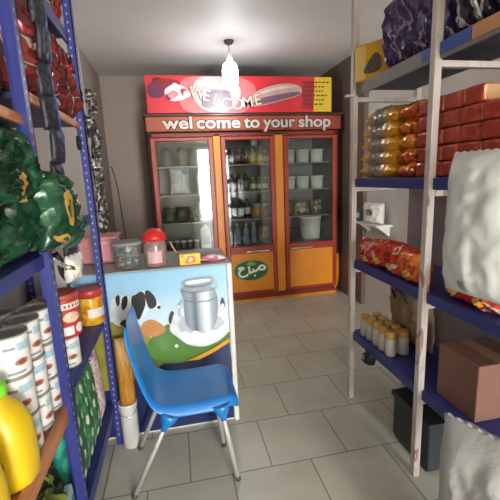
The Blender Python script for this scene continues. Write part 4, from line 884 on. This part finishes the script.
# white goods bag hanging in front of the near bay
wb = bag('plastic_bag', 'big white plastic bag hanging in front of the middle board at the right edge', 'bag', .30, .47, .16, mat('bag_white', 'cdd2ce', .45, var=.03, bump=.3, bs=10), (.955, .97, 1.03), (0, 0, R(-82)), 190., None, [(mat('bag_print', '8f8d90', .5), -.25, -.05, -.86, -.72, -1, False)], .07)
for s in (-1, 1):
    MB().tube([(s*.09, 0, .44), (s*.085, .02, .465), (s*.07, .075, .462), (s*.065, .087, .44), (s*.06, .087, .39)], .006, 8).build('handle', mat('bag_white', 'dfe3df'), wb)
t = bag('grain_sack', 'pale grey woven sack standing on the floor in front of the right rack', 'sack', .34, .66, .20, mat('sack_grey', 'a3a2a0', .7, var=.06, bump=.5, bs=120), (.90, .80, .001), (R(2), 0, R(-70)), 200., None, [(mat('sack_print', '3d4a86', .6), -.5, .1, -.3, .1, -1, True)], .1)
t = MB().box(-.15, .15, -.12, .12, .01, .26, .012).build('storage_crate', mat('crate_dark', '2f3436', .5), None, (1.215, 1.50, .0), (0, 0, R(-90))); tag(t, 'dark plastic crate on the floor under the right rack', 'crate')
MB().box(-.16, .16, -.13, .13, .245, .275, .006).build('rim', mat('crate_dark', '2f3436'), t)
for s in (-1, 1): MB().box(-.13, .13, s*.1-.015, s*.1+.015, 0, .012).build('foot', mat('crate_dark', '2f3436'), t)
# small white wall shelf with a tissue pack, seen through the rack
ws = empty('wall_shelf', (1.93, 3.36, .93)); tag(ws, 'small white wall shelf on the right wall behind the rack', 'shelf')
MB().box(-.10, .069, -.24, .24, 0, .02, .003).build('board', wht, ws)
for s in (-.18, .18): MB().prism_y([(.068, -.10), (.068, 0), (-.07, 0)], s-.008, s+.008).build('bracket', wht, ws)
t = bag('tissue_pack', 'white tissue pack with brown picture on the small wall shelf', 'pack', .26, .2, .1, mat('tissue_white', 'd9d5cf', .5, var=.05, bump=.4, bs=25), (1.90, 3.30, .9515), (0, 0, R(-75)), 210., None, [(mat('tissue_print', '8a6450', .5, var=.3, vs=30), -.35, .3, -.2, .45, -1, True)], .12)
t = MB().box(-.035, .035, -.03, .03, 0, .12, .004).build('soap_box', mat('soap_grey', '6d6a6c', .5), None, (1.88, 3.54, .9505), (0, 0, R(-80))); tag(t, 'small dark grey box left of the tissue pack on the wall shelf', 'box')
MB().box(-.03, .03, -.0315, -.03, .04, .09).build('printed_panel', wht, t)
# ------------------------------------------------------------------ light and exposure
w = bpy.data.worlds.new('daylight'); bpy.context.scene.world = w; w.use_nodes = True
bg = w.node_tree.nodes['Background']; bg.inputs[0].default_value = (.92, .97, 1, 1); bg.inputs[1].default_value = 1.2
al = bpy.data.lights.new('doorway_daylight', 'AREA'); al.shape = 'RECTANGLE'; al.size = 1.02; al.size_y = 2.4; al.energy = 400; al.color = (1, .99, .97)
ao = bpy.data.objects.new('doorway_daylight', al); C.objects.link(ao); ao.location = (1.44, Y0-.06, 1.225); ao.rotation_euler = (R(90), 0, 0)
sc = bpy.context.scene
vs = sc.view_settings; vs.view_transform = 'Standard'; vs.look = 'None'; vs.gamma = 1; vs.use_curve_mapping = False; vs.exposure = 0.
